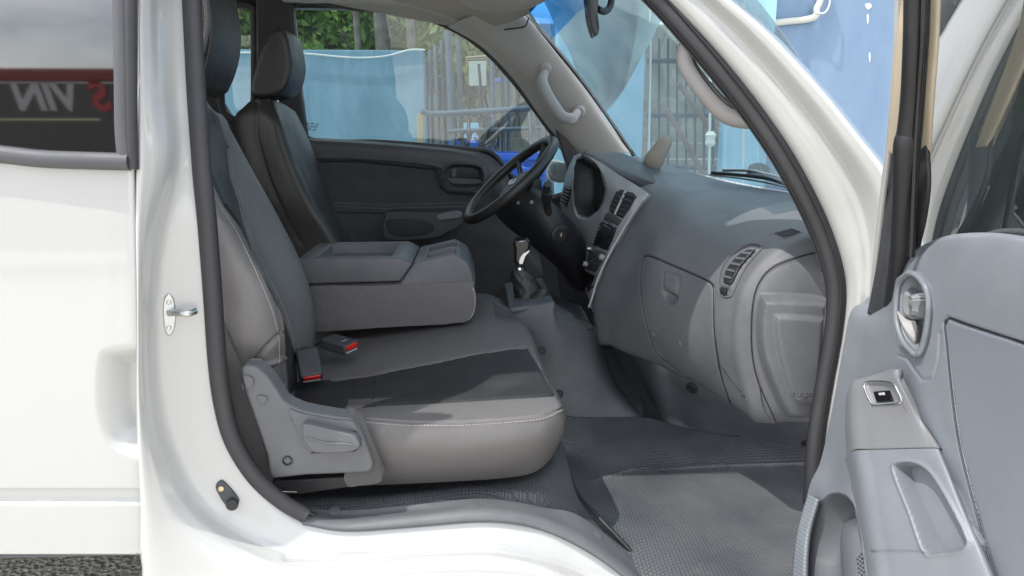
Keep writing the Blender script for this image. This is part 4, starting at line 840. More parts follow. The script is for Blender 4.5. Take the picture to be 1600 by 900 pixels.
blk = [(430, 600), (470, 596), (520, 594), (580, 586), (620, 577), (680, 566), (740, 553), (800, 544), (824, 543), (845, 575), (868, 617), (800, 621), (700, 627), (600, 632), (540, 637), (505, 646), (430, 655)]
CU, CB = patch('cushion', cush_rows, 300, 300, M['leather'], ps, solid=.01, regions=[('cushion_panel', blk, M['perf'])], press=[
   ('line', [(540, 655), (580, 655), (640, 660), (720, 660), (800, 655), (850, 649), (880, 637)], -.0035, 3),
   ('line', [tuple(p) for p in blk[2:15]], -.0035, 3), ('line', [(582, 588), (583, 634)], -.003, 2.5),
   ('curve', [(600, 690), (700, 705), (800, 690)], .004, 45), ('in', blk, -.003, 16)])
CU['bv'] = CU.name
stitches('stitching', CU, [(548, 658.5), (580, 660.5), (640, 665), (720, 665), (800, 660), (850, 654), (878, 641)], M['stitch'], ps)
# cloth gusset at the front of the side cover
sg = slab('cloth_skirt', rnd([(545, 652), (562, 660), (578, 690), (590, 720), (596, 752), (560, 760), (543, 760), (538, 740), (560, 700)]), 1.335, .04, M['cloth'], ps, bevel=.008)
# backrest
bk_rows = [
 [(270, 60, 1.62), (292, 100, 1.56), (312, 140, 1.56), (330, 168, 1.62), (340, 176, 1.70), (348, 180, 1.80), (356, 190, 1.92)],
 [(270, 160, 1.58), (292, 190, 1.50), (318, 215, 1.51), (335, 205, 1.64), (352, 200, 1.74), (362, 206, 1.84), (366, 220, 1.96)],
 [(275, 240, 1.54), (300, 260, 1.46), (330, 275, 1.47), (352, 262, 1.64), (364, 262, 1.74), (392, 262, 1.86), (388, 270, 1.98)],
 [(285, 310, 1.50), (310, 320, 1.43), (352, 330, 1.45), (368, 322, 1.62), (378, 320, 1.72), (424, 322, 1.84), (424, 330, 1.98)],
 [(300, 390, 1.47), (330, 395, 1.40), (388, 398, 1.43), (404, 402, 1.60), (412, 404, 1.70), (464, 400, 1.82), (460, 410, 1.96)],
 [(315, 460, 1.45), (350, 460, 1.38), (424, 458, 1.41), (438, 470, 1.57), (442, 478, 1.67), (486, 465, 1.80), (480, 475, 1.94)],
 [(325, 530, 1.44), (365, 530, 1.37), (441, 520, 1.41), (454, 535, 1.56), (460, 540, 1.65), (492, 530, 1.78), (486, 535, 1.92)],
 [(335, 575, 1.45), (375, 572, 1.385), (438, 566, 1.42), (456, 578, 1.56), (463, 580, 1.65), (490, 580, 1.76), (484, 580, 1.90)],
 [(345, 640, 1.46), (385, 635, 1.41), (446, 632, 1.44), (460, 630, 1.56), (466, 625, 1.63), (484, 620, 1.72), (480, 620, 1.84)]]
bl1 = [(318, 165), (340, 180), (358, 232), (363, 278), (376, 313), (382, 345), (398, 390), (414, 424), (430, 455), (445, 490), (466, 555), (468, 600), (452, 620), (447, 560), (444, 500), (436, 478), (412, 425), (394, 388), (376, 352), (350, 318), (338, 292), (322, 255), (312, 215)]
small = [(340, 290), (347, 286), (362, 281), (370, 300), (372, 310), (352, 316)]
c2 = [(345, 185), (364, 205), (396, 260), (428, 322), (458, 384), (477, 430), (489, 478), (494, 540), (494, 640), (462, 640), (470, 600), (468, 555), (447, 488), (432, 455), (416, 424), (400, 390), (384, 345), (378, 313), (366, 278), (360, 232)]
BK = patch('backrest', bk_rows, 320, 240, M['leather'], ps, solid=.01, regions=[('backrest_patch', small, M['leather2']), ('backrest_panel', bl1, M['cloth2'] if 'cloth2' in M else M['blackleather']), ('backrest_side', c2, M['leather2'])], press=[
   ('line', [(322, 255), (338, 292), (350, 318), (376, 352), (394, 388), (412, 425), (434, 478), (443, 520), (442, 570), (446, 600)], -.005, 3.5),
   ('line', [(358, 232), (363, 278), (376, 313), (382, 345), (398, 390), (414, 424), (430, 455), (445, 490), (466, 555), (468, 600)], -.006, 4),
   ('curve', [(440, 520), (415, 545), (398, 566)], -.006, 7), ('curve', [(444, 560), (425, 568), (405, 572)], .006, 6)])
BK = BK[0]; BK['bv'] = BK.name
stitches('stitching', BK, [(326, 285), (340, 318), (365, 355), (384, 392), (402, 430), (423, 480), (434, 520), (436, 545), (436, 570)], M['stitch'], ps, step=3.6, ln=2.2)
pillow('headrest', rnd([(270, -60), (300, -70), (318, -40), (327, 0), (331, 40), (329, 75), (322, 104), (314, 124), (306, 138), (285, 142), (275, 60)]), 1.55, .19, M['blackleather'], ps, .04)
hr = slab('headrest_side', rnd([(286, -60), (308, -60), (320, -10), (324, 30), (321, 60), (313, 88), (306, 98), (290, 80)]), 1.535, .03, M['leather'], ps, bevel=.012, seg=4)
for i in range(22):
    t0 = i/22; pp = cr([(315, -10), (320, 20), (319, 50), (313, 76), (307, 92)], 100); a = pp[int(t0*99)]; b = pp[min(99, int(t0*99)+3)]
    if i % 1 == 0: tube('stitching', [Y(a[0], a[1], 1.533), Y(b[0], b[1], 1.533)], .0008, M['stitch'], ps, n=5, raw=True)
# seat belt / cloth side of the backrest frame
slab('backrest_skirt', rnd([(345, 505), (362, 545), (378, 590), (398, 650), (417, 712), (424, 758), (404, 752), (372, 705), (352, 640), (342, 560)]), 1.365, .05, M['cloth'], ps, bevel=.006)
rc = empty('recliner', Y(470, 680, 1.33), van)
rl = [(376, 574), (384, 571), (398, 572), (417, 588), (431, 608), (442, 626), (453, 634), (470, 641), (487, 645), (528, 652), (549, 654), (558, 662), (566, 678), (574, 698), (583, 722), (583, 732), (576, 739), (530, 741), (478, 743), (424, 749), (420, 735), (417, 712), (407, 682), (396, 650), (386, 622), (378, 594)]
slab('side_cover', rl, 1.325, .05, M['trim'], rc, bevel=.007, seg=4)
slab('cover_shoulder', rnd([(452, 640), (470, 646), (520, 656), (550, 659), (558, 672), (548, 672), (500, 662), (478, 658), (480, 690), (488, 706), (476, 700), (466, 676), (456, 655)]), 1.319, .02, M['trim'], rc, bevel=.005)
slab('lever_slot', [(457, 656), (468, 660), (472, 690), (486, 709), (555, 706), (566, 694), (560, 690), (480, 690)], 1.3235, .02, M['black'], rc, bevel=.001)
slab('recline_lever', rnd([(472, 668), (479, 663), (510, 670), (549, 680), (560, 689), (562, 698), (552, 705), (530, 708), (494, 708), (484, 702), (474, 688)]), 1.300, .04, M['trim'], rc, bevel=.009, seg=4)
tube('lever_ridge', [Y(478, 683, 1.300), Y(510, 692, 1.299), Y(545, 694, 1.299), Y(556, 699, 1.301)], .0022, M['trim'], rc, n=8)
disc('screw_hole', Y(449, 720, 1.3235), (0, -1, 0), [(.009, -.004), (.0095, .0015), (.0075, .002), (.007, -.002), (0, -.002)], M['black'], rc, 24)
tube('cover_boss', [Y(378+(i*2), 600+10*math.sin(i), 1.324) for i in range(2)], .001, M['trim'], rc, n=5, raw=True)
for (u, v, a, b) in ((388, 598, 7, 10), (409, 625, 8, 6)): slab('moulded_tab', rnd([(u-a, v-b), (u+a*.8, v-b*.7), (u+a, v+b*.3), (u-a*.2, v+b)]), 1.321, .006, M['trim'], rc, bevel=.0015)
slab('seat_rail', [(428, 752), (540, 745), (560, 760), (470, 772), (432, 772)], 1.36, .10, M['black'], van, bevel=.003)
tube('rail_edge', [Y(436, 767, 1.352), Y(464, 768, 1.352)], .0015, M['chrome'], van, n=6, raw=True)

# console (folded middle backrest)
con = empty('centre_console', Y(610, 460, 2.05), van)
YC = 1.915
slab('padded_base', rnd([(470, 449), (600, 446), (728, 441), (740, 447), (743, 470), (741, 488), (730, 501), (700, 506), (600, 512), (487, 519), (472, 512), (462, 480)], 60), YC, .30, M['leather'], con, bevel=.014, seg=5)
slab('plastic_base', [(474, 447), (622, 443), (646, 412), (706, 398), (716, 402), (729, 410), (736, 424), (741, 446)], YC+.004, .292, M['trim'], con, bevel=.006)
def bool_cut(o, c, size, bevel=.01):
    "carve a box-shaped hollow out of a mesh at build time"
    k = box('cutter', np.array(c)-0, size, None, None, bevel=0)
    md = o.modifiers.new('hollow', 'BOOLEAN'); md.object = k; md.operation = 'DIFFERENCE'; md.solver = 'EXACT'
    o.modifiers.move(len(o.modifiers)-1, 0)
    dg = bpy.context.evaluated_depsgraph_get(); dg.update(); me = bpy.data.meshes.new_from_object(o.evaluated_get(dg)); o.modifiers.clear(); o.data = me; bpy.data.objects.remove(k)
    me.polygons.foreach_set('use_smooth', [True]*len(me.polygons)); me.set_sharp_from_angle(angle=R(35))
lid = slab('lid', [(463, 405), (622, 403), (630, 405), (644, 413), (625, 440), (478, 444)], YC, .30, M['trim'], con, bevel=.005)
a = Y(486, 405, YC); b = Y(612, 403, YC); zt = Y(560, 404, YC)[2]
bool_cut(lid, ((a[0]+b[0])/2, YC+.15, zt), (b[0]-a[0]-.01, .23, .06))
pb = [o for o in con.children if o.name.startswith('plastic_base')][0]
a = Y(664, 402, YC); b = Y(716, 405, YC)
for (fx, fy) in ((.5, .09), (.5, .2)): bool_cut(pb, (a[0]+.04, YC+fy, a[2]), (.078, .085, .08))
tube('cup_clip', [Y(697, 400, YC+.07), Y(703, 403, YC+.04), Y(712, 406, YC+.05), Y(716, 404, YC+.09)], .006, M['trim'], con, n=10)
tube('hinge', [Y(690, 389, YC+.30), Y(706, 384, YC+.33), Y(712, 388, YC+.32)], .006, M['silver'], con, n=8)
tube('lid_gap', [Y(478, 444.5, YC-.001), Y(560, 443.5, YC-.001), Y(626, 441, YC-.001), Y(645, 413, YC-.001)], .0016, M['black'], con, n=6, raw=True)
tube('base_piping', [Y(735, 446, YC+.004), Y(741, 456, YC-.001), Y(742, 478, YC-.001), Y(736, 496, YC+.001), Y(722, 504, YC+.004)], .0018, M['stitch'], con, n=6)
tube('base_piping', [Y(490, 517, YC+.002), Y(600, 511, YC+.002), Y(700, 506, YC+.002)], .0012, M['stitch'], con, n=6)

# buckles
def buckle(pos, xa, za, strap):
    "xa: axis from strap to push button; za: up"
    b = empty('seat_belt_buckle', pos, van); Rm = frame(xa, np.cross(za, xa)); 
    wv_ = lambda p: pos+Rm@np.array(p)
    box('buckle_body', pos, (.078, .050, .027), M['trimdark'], b, bevel=.005, rot=Rm)
    box('release_button', wv_((.0365, 0, .004)), (.010, .038, .012), M['red'], b, bevel=.002, rot=Rm)
    box('slot', wv_((.038, 0, -.007)), (.006, .038, .004), M['grey'], b, bevel=.001, rot=Rm)
    tube('webbing', [wv_((-.03, 0, -.002)), wv_((-.05, 0, -.006))]+strap, .011, M['black'], b, n=12, flat=.25, up=Rm[:, 1])
    return b, wv_, Rm
c, nn = hit(CU, 530, 553, .016); xa = Y(556, 548, 1.72)-Y(515, 535, 1.84)
b1, wv_, Rm = buckle(Y(530, 538, 1.74), np.array([.9, -.55, -.10]), np.array([.05, -.1, 1.0]), [Y(494, 538, 1.80)])
text('press_mark', 'PRESS', .0075, basis(wv_((.016, 0, .0137)), Rm[:, 1]*1, -Rm[:, 0]), M['grey'], b1, ext=.0002)
b2, wv_, Rm = buckle(Y(483, 570, 1.63), np.array([.28, -.75, -.60]), np.array([.15, -.55, .8]), [Y(475, 545, 1.72)])
# ------------------------------------------------------------------ open front door (hinged at the front, standing out towards us)
fdn = empty('front_door', Y(1360, 700, 1.2), van)
dr = [
 # v, list of (u, y)   hinge edge -> towards us
 [(1372, 440, 1.235), (1392, 440, 1.20), (1404, 425, 1.12), (1425, 395, 1.06), (1460, 375, 1.00), (1500, 365, .95), (1570, 365, .88), (1680, 385, .80), (1900, 430, .68)],
 [(1352, 470, 1.235), (1376, 472, 1.19), (1396, 462, 1.11), (1418, 420, 1.04), (1458, 392, .975), (1502, 380, .92), (1572, 380, .86), (1682, 402, .78), (1900, 450, .66)],
 [(1330, 486, 1.235), (1352, 500, 1.185), (1384, 506, 1.10), (1414, 480, 1.03), (1455, 450, .96), (1500, 440, .91), (1572, 448, .845), (1684, 470, .765), (1900, 520, .65)],
 [(1318, 540, 1.235), (1342, 560, 1.18), (1372, 568, 1.10), (1410, 560, 1.02), (1455, 545, .95), (1500, 540, .905), (1572, 555, .84), (1684, 590, .76), (1900, 650, .65)],
 [(1300, 640, 1.235), (1322, 660, 1.175), (1352, 665, 1.09), (1402, 660, 1.00), (1455, 655, .93), (1500, 655, .89), (1572, 670, .83), (1684, 700, .75), (1900, 780, .64)],
 [(1282, 720, 1.235), (1305, 735, 1.17), (1335, 745, 1.08), (1390, 755, .98), (1455, 760, .90), (1500, 765, .87), (1572, 780, .81), (1684, 820, .735), (1900, 900, .63)],
 [(1262, 770, 1.235), (1288, 790, 1.16), (1320, 815, 1.06), (1378, 840, .95), (1440, 855, .88), (1500, 865, .84), (1572, 880, .79), (1684, 920, .72), (1900, 1000, .62)],
 [(1240, 905, 1.20), (1265, 920, 1.14), (1300, 930, 1.04), (1360, 945, .93), (1430, 960, .86), (1500, 970, .82), (1572, 985, .77), (1684, 1020, .71), (1900, 1100, .61)]]
fab = [(1480, 496), (1510, 508), (1700, 570), (1900, 620), (1900, 1100), (1600, 1100), (1570, 960), (1540, 860), (1520, 780), (1500, 700), (1488, 620), (1480, 540), (1476, 505)]
bowl = rnd([(1402, 470), (1408, 440), (1420, 428), (1434, 432), (1448, 452), (1452, 480), (1448, 520), (1440, 548), (1428, 552), (1412, 535), (1402, 505)])
dr = [[(u, v, y*(.98 if u in (1500, 1502) else .95 if u in (1570, 1572) else .90 if u in (1680, 1682, 1684) else .78 if u == 1900 else 1)) for u, v, y in r_] for r_ in dr]
DP, DF, DSP = patch('door_lining', dr, 300, 340, M['door'], fdn, solid=.01, regions=[('fabric_insert', fab, M['doorfabric'], fdn), ('speaker_pocket', [tuple(p) for p in rnd([(1264, 880), (1266, 830), (1276, 795), (1292, 774), (1312, 770), (1330, 782), (1340, 810), (1346, 860), (1352, 960), (1272, 960)])], M['trimmid'], fdn)], press=[
   ('line', [(1476, 505), (1480, 497), (1510, 508), (1700, 570), (1900, 620)], -.005, 4), ('line', [(1476, 505), (1480, 540), (1488, 620), (1500, 700), (1520, 780), (1545, 870), (1575, 960)], -.003, 4),
   ('inout', [(1398, 470), (1404, 436), (1420, 423), (1437, 427), (1453, 448), (1458, 480), (1453, 520), (1442, 552), (1428, 556), (1408, 540), (1397, 505)], .006, 3),
   ('in', bowl, -.030, 12), ('in', rnd([(1264, 880), (1266, 830), (1276, 795), (1292, 774), (1312, 770), (1330, 782), (1340, 810), (1346, 860), (1352, 960), (1272, 960)]), -.045, 14), ('in', rnd([(1286, 900), (1284, 840), (1292, 806), (1308, 792), (1324, 800), (1334, 840), (1340, 960), (1290, 960)]), .040, 26),
   ('line', [(1404, 556), (1416, 560), (1426, 575), (1440, 594), (1458, 592), (1466, 560), (1468, 520)], -.002, 3)])
DP['bv'] = DP.name
seam('panel_gap', DP, [(1700, 570), (1600, 537), (1510, 508), (1482, 498), (1477, 508), (1480, 540), (1488, 620), (1500, 700), (1520, 780), (1545, 870), (1575, 955)], .0015, M['trimdark'], fdn, .0002)
seam('handle_bezel', DP, [(1402, 470), (1408, 440), (1420, 428), (1434, 432), (1448, 452), (1452, 480), (1448, 520), (1440, 548), (1428, 552), (1412, 535), (1402, 505)], .0045, M['door'], fdn, .001, closed=True)
ih = empty('inner_handle', Y(1428, 490, 1.0), fdn)
inlay('handle_lever', DP, rnd([(1415, 480), (1418, 456), (1424, 449), (1443, 458), (1448, 470), (1446, 492), (1438, 501), (1418, 496)]), .020, M['switchtrim'], ih, shrink=.8)
inlay('lock_tab', DP, rnd([(1405, 488), (1412, 492), (1420, 500), (1438, 505), (1438, 522), (1431, 538), (1420, 530), (1410, 510)]), .012, M['handle'], ih, shrink=.8)
# window switch plate, arm rest with pull pocket
armp = patch('switch_plate', [
 [(1326, 610, 1.13), (1332, 596, 1.10), (1350, 590, 1.07), (1375, 583, 1.03), (1392, 577, 1.00), (1398, 578, .99)],
 [(1322, 625, 1.12), (1330, 610, 1.085), (1352, 605, 1.05), (1380, 602, 1.01), (1402, 598, .975), (1410, 600, .97)],
 [(1321, 670, 1.10), (1330, 655, 1.06), (1356, 652, 1.025), (1390, 650, .985), (1425, 648, .945), (1434, 648, .94)],
 [(1324, 715, 1.08), (1334, 703, 1.035), (1360, 702, 1.0), (1396, 701, .96), (1440, 700, .915), (1464, 700, .895)]], 60, 80, M['switchtrim'], fdn, solid=.012, press=[
   ('in', rnd([(1352, 598), (1390, 596), (1403, 612), (1406, 628), (1370, 632), (1360, 628)]), -.005, 4)])
inlay('window_switch', armp, [(1366, 612), (1391, 610), (1397, 627), (1371, 629)], .003, M['gloss'], armp, shrink=.8, base=-.004)
inlay('switch_symbol', armp, [(1376, 614), (1385, 613), (1386, 617), (1377, 618)], .0045, M['grey'], armp, shrink=.9)
seam('switch_rim', armp, [(1352, 599), (1390, 597), (1404, 612), (1407, 629), (1371, 633), (1361, 629)], .0015, M['chrome'], armp, .0005, closed=True)
pk = rnd([(1398, 726), (1425, 722), (1452, 736), (1478, 775), (1506, 830), (1512, 850), (1500, 862), (1466, 866), (1445, 862), (1422, 800), (1402, 750)])
arm = patch('arm_rest', [
 [(1320, 716, 1.10), (1334, 705, 1.035), (1360, 703, 1.0), (1396, 702, .96), (1430, 701, .925), (1464, 701, .895), (1470, 704, .91)],
 [(1328, 745, 1.08), (1340, 735, 1.01), (1368, 735, .975), (1400, 735, .94), (1440, 735, .90), (1478, 735, .865), (1486, 740, .88)],
 [(1336, 800, 1.06), (1348, 795, .975), (1376, 795, .935), (1412, 795, .90), (1455, 795, .86), (1502, 795, .82), (1512, 800, .84)],
 [(1345, 860, 1.04), (1358, 860, .935), (1388, 860, .895), (1425, 860, .86), (1470, 860, .82), (1530, 860, .775), (1542, 866, .80)],
 [(1352, 930, 1.02), (1366, 935, .90), (1400, 935, .86), (1440, 935, .825), (1490, 935, .785), (1560, 935, .735), (1575, 940, .76)]], 130, 150, M['door'], fdn, solid=.01, press=[
   ('in', pk, -.050, 9), ('loop', pk, .003, 7), ('line', [(1360, 862), (1420, 862), (1444, 864)], -.003, 4)])
# speaker pocket and ribbed edge
bowl2 = [(1268, 850), (1272, 810), (1285, 782), (1305, 768), (1325, 775), (1338, 800), (1342, 850), (1348, 930), (1280, 930)]
pkt = 0 and disc('speaker', Y(1306, 845, 1.10), (-.8, -.55, .12), [(.085, -.01), (.084, .004), (.070, .020), (.045, .030), (0, .034)], M['door'], fdn, 48)
pocket_rim = 0 and tube('pocket_rim', [Y(1262, 930, 1.10), Y(1262, 860, 1.12), Y(1266, 815, 1.13), Y(1280, 785, 1.13), Y(1300, 768, 1.12), Y(1325, 768, 1.09)], .008, M['door'], fdn, n=12)
rib = patch('ribbed_edge', [[(1262, 772, 1.20), (1276, 780, 1.17)], [(1248, 820, 1.19), (1262, 830, 1.16)], [(1240, 870, 1.18), (1256, 880, 1.14)], [(1236, 940, 1.16), (1256, 950, 1.12)]], 60, 10, M['ribs'], fdn, solid=.008)
for i in range(7):
    for j in range(3): disc('speaker_hole', Y(1346-3*j+i, 866+7*i+j*4, .975), (-.8, -.5, .1), [(.0016, 0), (.0016, .001)], M['black'], fdn, 8)
# window frame of the open door
ph = R(11); gl0 = np.array([.655, .95]); gd = np.array([math.sin(ph), math.cos(ph)])
def gp(t, z): x, y = gl0+gd*t; return np.array([x-(z-1.15)*.15, y, z])
pf = lambda pts, y: [Y(u, v, yy) for (u, v), yy in zip(pts, y)]
tube('frame_outer', pf([(1436, -380), (1408, -60), (1402, 60), (1396, 150), (1388, 240), (1376, 340), (1362, 480)], [.80, .93, .97, 1.01, 1.06, 1.12, 1.2]), .005, M['paint'], fdn, n=12)
fr = patch('window_frame', [
 [Y(1430, -380, .80), Y(1450, -380, .785), Y(1500, -380, .75), Y(1505, -380, .77)],
 [Y(1404, -80, .93), Y(1420, -80, .915), Y(1470, -80, .88), Y(1474, -80, .90)],
 [Y(1397, 60, .97), Y(1413, 60, .955), Y(1463, 60, .915), Y(1467, 60, .935)],
 [Y(1391, 150, 1.01), Y(1407, 150, .99), Y(1456, 150, .95), Y(1460, 150, .97)],
 [Y(1384, 240, 1.06), Y(1400, 240, 1.04), Y(1450, 240, .995), Y(1454, 240, 1.01)]], 60, 30, M['cream'], fdn, solid=.008)
tube('frame_rubber', [Y(1462, -380, .755), Y(1436, -70, .885), Y(1431, 60, .92), Y(1426, 150, .955), Y(1421, 205, .975), Y(1417, 230, .98), Y(1414, 300, 1.01), Y(1408, 400, 1.07), Y(1400, 480, 1.14)], [.0145, .0145, .0145, .0145, .0155, .017, .016, .016, .018], M['black'], fdn, n=16)
tube('frame_top', [Y(1462, -385, .76), gp(-.35, 1.60), gp(-.72, 1.60)], .02, M['cream'], fdn, n=12)
tube('frame_rubber', [Y(1470, -380, .745), Y(1447, -70, .87), Y(1442, 60, .90), Y(1436, 150, .94), Y(1431, 230, .965), Y(1428, 300, .985), Y(1424, 400, 1.01)], .005, M['gloss'], fdn, n=10)
corner = patch('corner_trim', [
 [Y(1388, 232, 1.09), Y(1396, 228, 1.06), Y(1412, 232, 1.03), Y(1430, 236, 1.01), Y(1447, 226, .99)],
 [Y(1385, 300, 1.10), Y(1395, 300, 1.07), Y(1412, 300, 1.04), Y(1430, 300, 1.02), Y(1450, 300, 1.0)],
 [Y(1372, 400, 1.13), Y(1385, 400, 1.10), Y(1403, 400, 1.09), Y(1418, 390, 1.08), Y(1440, 380, 1.06)],
 [Y(1355, 490, 1.18), Y(1370, 495, 1.17), Y(1388, 490, 1.15), Y(1402, 460, 1.14), Y(1430, 420, 1.12)]], 60, 40, M['trimdark'], fdn, solid=.006)
# glass: plane through the frame, running towards us
ga = Y(1443, 380, 1.02); gb = Y(1462, -60, .91); 
gpts = [gp(.17, 1.0), gp(.17, 1.62), gp(-.72, 1.62), gp(-.72, 1.0)]
slab('door_glass', None or [0], 0, .004, M['doorglass'], fdn, pts3=gpts, dirv=(1, 0, 0)) if False else None
V = gpts+[p+np.array([.004, 0, 0]) for p in gpts]; mesh('window_glass', V, [(0, 1, 2, 3), (7, 6, 5, 4), (0, 3, 7, 4), (1, 5, 6, 2), (0, 4, 5, 1), (3, 2, 6, 7)], M['doorglass'], fdn, smooth=False)
# outer skin of the open door
slab('outer_skin', None or [0], 0, 0, None, fdn) if False else None
sk = [np.array([.76, 1.2, .35]), np.array([.76, 1.2, 1.0]), np.array([.60, .25, 1.0]), np.array([.60, .25, .35])]
V = sk+[p+np.array([.01, 0, 0]) for p in sk]; mesh('outer_skin', V, [(0, 1, 2, 3), (7, 6, 5, 4), (0, 3, 7, 4), (1, 5, 6, 2), (0, 4, 5, 1), (3, 2, 6, 7)], M['paint'], fdn, smooth=False, bevel=.004)
# ------------------------------------------------------------------ the rest of the cab shell (roof skin, rear wall) that shades the inside
def roofskin():
    P = []
    for x in (-3.2, -1.5, -.6, -.1, .15): P.append([np.array([x, y, z]) for y, z in ((1.375, 1.74), (1.44, 1.82), (1.7, 1.90), (2.1, 1.93), (2.5, 1.90), (2.78, 1.82), (2.86, 1.72))])
    return patch('roof', P, 30, 30, M['paint'], van, solid=.01)
roofskin()
slab('rear_bulkhead', [(0, 0)], 0, 0, None) if False else None
box('load_floor', (-1.75, 2.05, .52), (2.6, 1.5, .05), M['trimdark'], van)
box('rear_bench', (-1.35, 2.05, .80), (.5, 1.3, .14), M['blackleather'], van, bevel=.04)
box('rear_bench_back', (-1.65, 2.05, 1.08), (.14, 1.3, .55), M['blackleather'], van, bevel=.05)
box('bonnet', (1.15, 2.05, .90), (.62, 1.5, .12), M['paint'], van, bevel=.05)
box('underbody', (-.3, 2.25, .27), (3.2, 1.1, .1), M['black'], van)

# ------------------------------------------------------------------ outside: walls, steps, pipes, bins, hedge
def wallmat(name, c1, c2, sc=2):
    m, t, b = newmat(name); N = t.nodes.new; K = t.links.new; tcn = N('ShaderNodeTexCoord')
    n1 = N('ShaderNodeTexNoise'); n1.inputs['Scale'].default_value = sc; n1.inputs['Detail'].default_value = 9; wm_ = N('ShaderNodeMapping'); wm_.inputs['Scale'].default_value = (1.6, 1.6, .5); K(tcn.outputs['Object'], wm_.inputs[0]); K(wm_.outputs[0], n1.inputs['Vector'])
    r = N('ShaderNodeValToRGB'); n1.inputs['Roughness'].default_value = .68; n1.inputs['Distortion'].default_value = .4; r.color_ramp.elements[0].position = .3; r.color_ramp.elements[1].position = .7; r.color_ramp.elements[0].color = (*c1, 1); r.color_ramp.elements[1].color = (*c2, 1); K(n1.outputs[0], r.inputs[0]); K(r.outputs[0], b.inputs['Base Color'])
    n2 = N('ShaderNodeTexNoise'); n2.inputs['Scale'].default_value = 30; n2.inputs['Detail'].default_value = 6; K(tcn.outputs['Object'], n2.inputs['Vector'])
    bp = N('ShaderNodeBump'); bp.inputs['Strength'].default_value = .3; bp.inputs['Distance'].default_value = .005; K(n2.outputs[0], bp.inputs['Height']); K(bp.outputs[0], b.inputs['Normal']); b.inputs['Roughness'].default_value = .8; return m
WB_ = wallmat('blue_plaster', (.115, .225, .30), (.20, .34, .425))
WL_ = wallmat('light_blue_plaster', (.28, .52, .66), (.34, .58, .70))
CO_ = wallmat('weathered_concrete', (.12, .12, .10), (.36, .35, .30), 5)
GP = mat('galvanised_pipe', (.075, .11, .15), .5, metal=.2, var=.25, vscale=9)
YW = 7.0
xa_ = Y(-900, 100, YW)[0]; xb_ = Y(662, 100, YW)[0]; zt = Y(560, 78, YW)[2]
w1 = box('blue_wall', ((xa_+xb_)/2, YW+.1, zt/2), (xb_-xa_, .2, zt), WB_, bevel=.01); tag(w1, 'long blue plastered wall below the hedge, behind the driver window', 'wall')
w1b = tube('wall_cable', [Y(-100, 86, YW-.04), Y(420, 82, YW-.04), Y(480, 84, YW-.04), Y(550, 90, YW-.04), Y(600, 88, YW-.04), Y(640, 78, YW-.04), Y(664, 78, YW-.04)], .008, M['cream'] if False else mat('white_cable', (.6, .62, .6), .5)); tag(w1b, 'thin pale cable drooping along the top of the blue wall', 'cable')
# right hand building
YR = 5.2
x1 = Y(1163, 100, YR)[0]
WR_ = wallmat('house_blue_plaster', (.145, .225, .345), (.20, .295, .42), 1.6)
w2 = box('blue_house_wall', (x1+3.5, YR+.1, 2.2), (7, .2, 4.4), WR_, bevel=.01); tag(w2, 'tall blue plastered house wall beyond the white windshield pillar', 'wall')
w3 = box('light_blue_wall', (Y(1012, 0, 6.2)[0]-.36, 6.3, 1.7), (.72, .2, 3.4), WL_, bevel=.01); tag(w3, 'pale blue wall left of the dark gateway, seen through the windshield', 'wall')
pst = box('gate_pillar', (x1-.0, YR-.06, 1.3), (.30, .14, 2.6), WL_, bevel=.01); tag(pst, 'light blue pillar right of the gateway, behind the wiper', 'pillar')
w4 = box('back_wall', (1.6, 10.4, 1.3), (7, .2, 2.6), CO_, bevel=.02); tag(w4, 'weathered grey concrete wall closing the yard behind the steps', 'wall')
# steps
def steps(name, x0, x1, y0, n, rise, run, z0, label, cat):
    o = joinmesh(name, [boxvf(((x0+x1)/2, y0+run*i+run/2+(n-i)*run/2-run/2, z0+rise*(i+.5)), (x1-x0, run*(n-i), rise*.998)) for i in range(n)], CO_, smooth=False, bevel=.008); return tag(o, label, cat)
p0 = Y(795, 235, 7.6); p1 = Y(850, 235, 7.6)
steps('concrete_steps', p0[0], p1[0]+.1, 7.4, 9, .17, .28, .1, 'flight of weathered concrete steps seen above the steering wheel', 'steps')
q0 = Y(1050, 250, 7.2); q1 = Y(1160, 250, 7.2)
steps('concrete_steps', q0[0], q1[0]+.3, 6.9, 9, .17, .28, 0.05, 'concrete steps behind the gateway, seen through the windshield', 'steps')
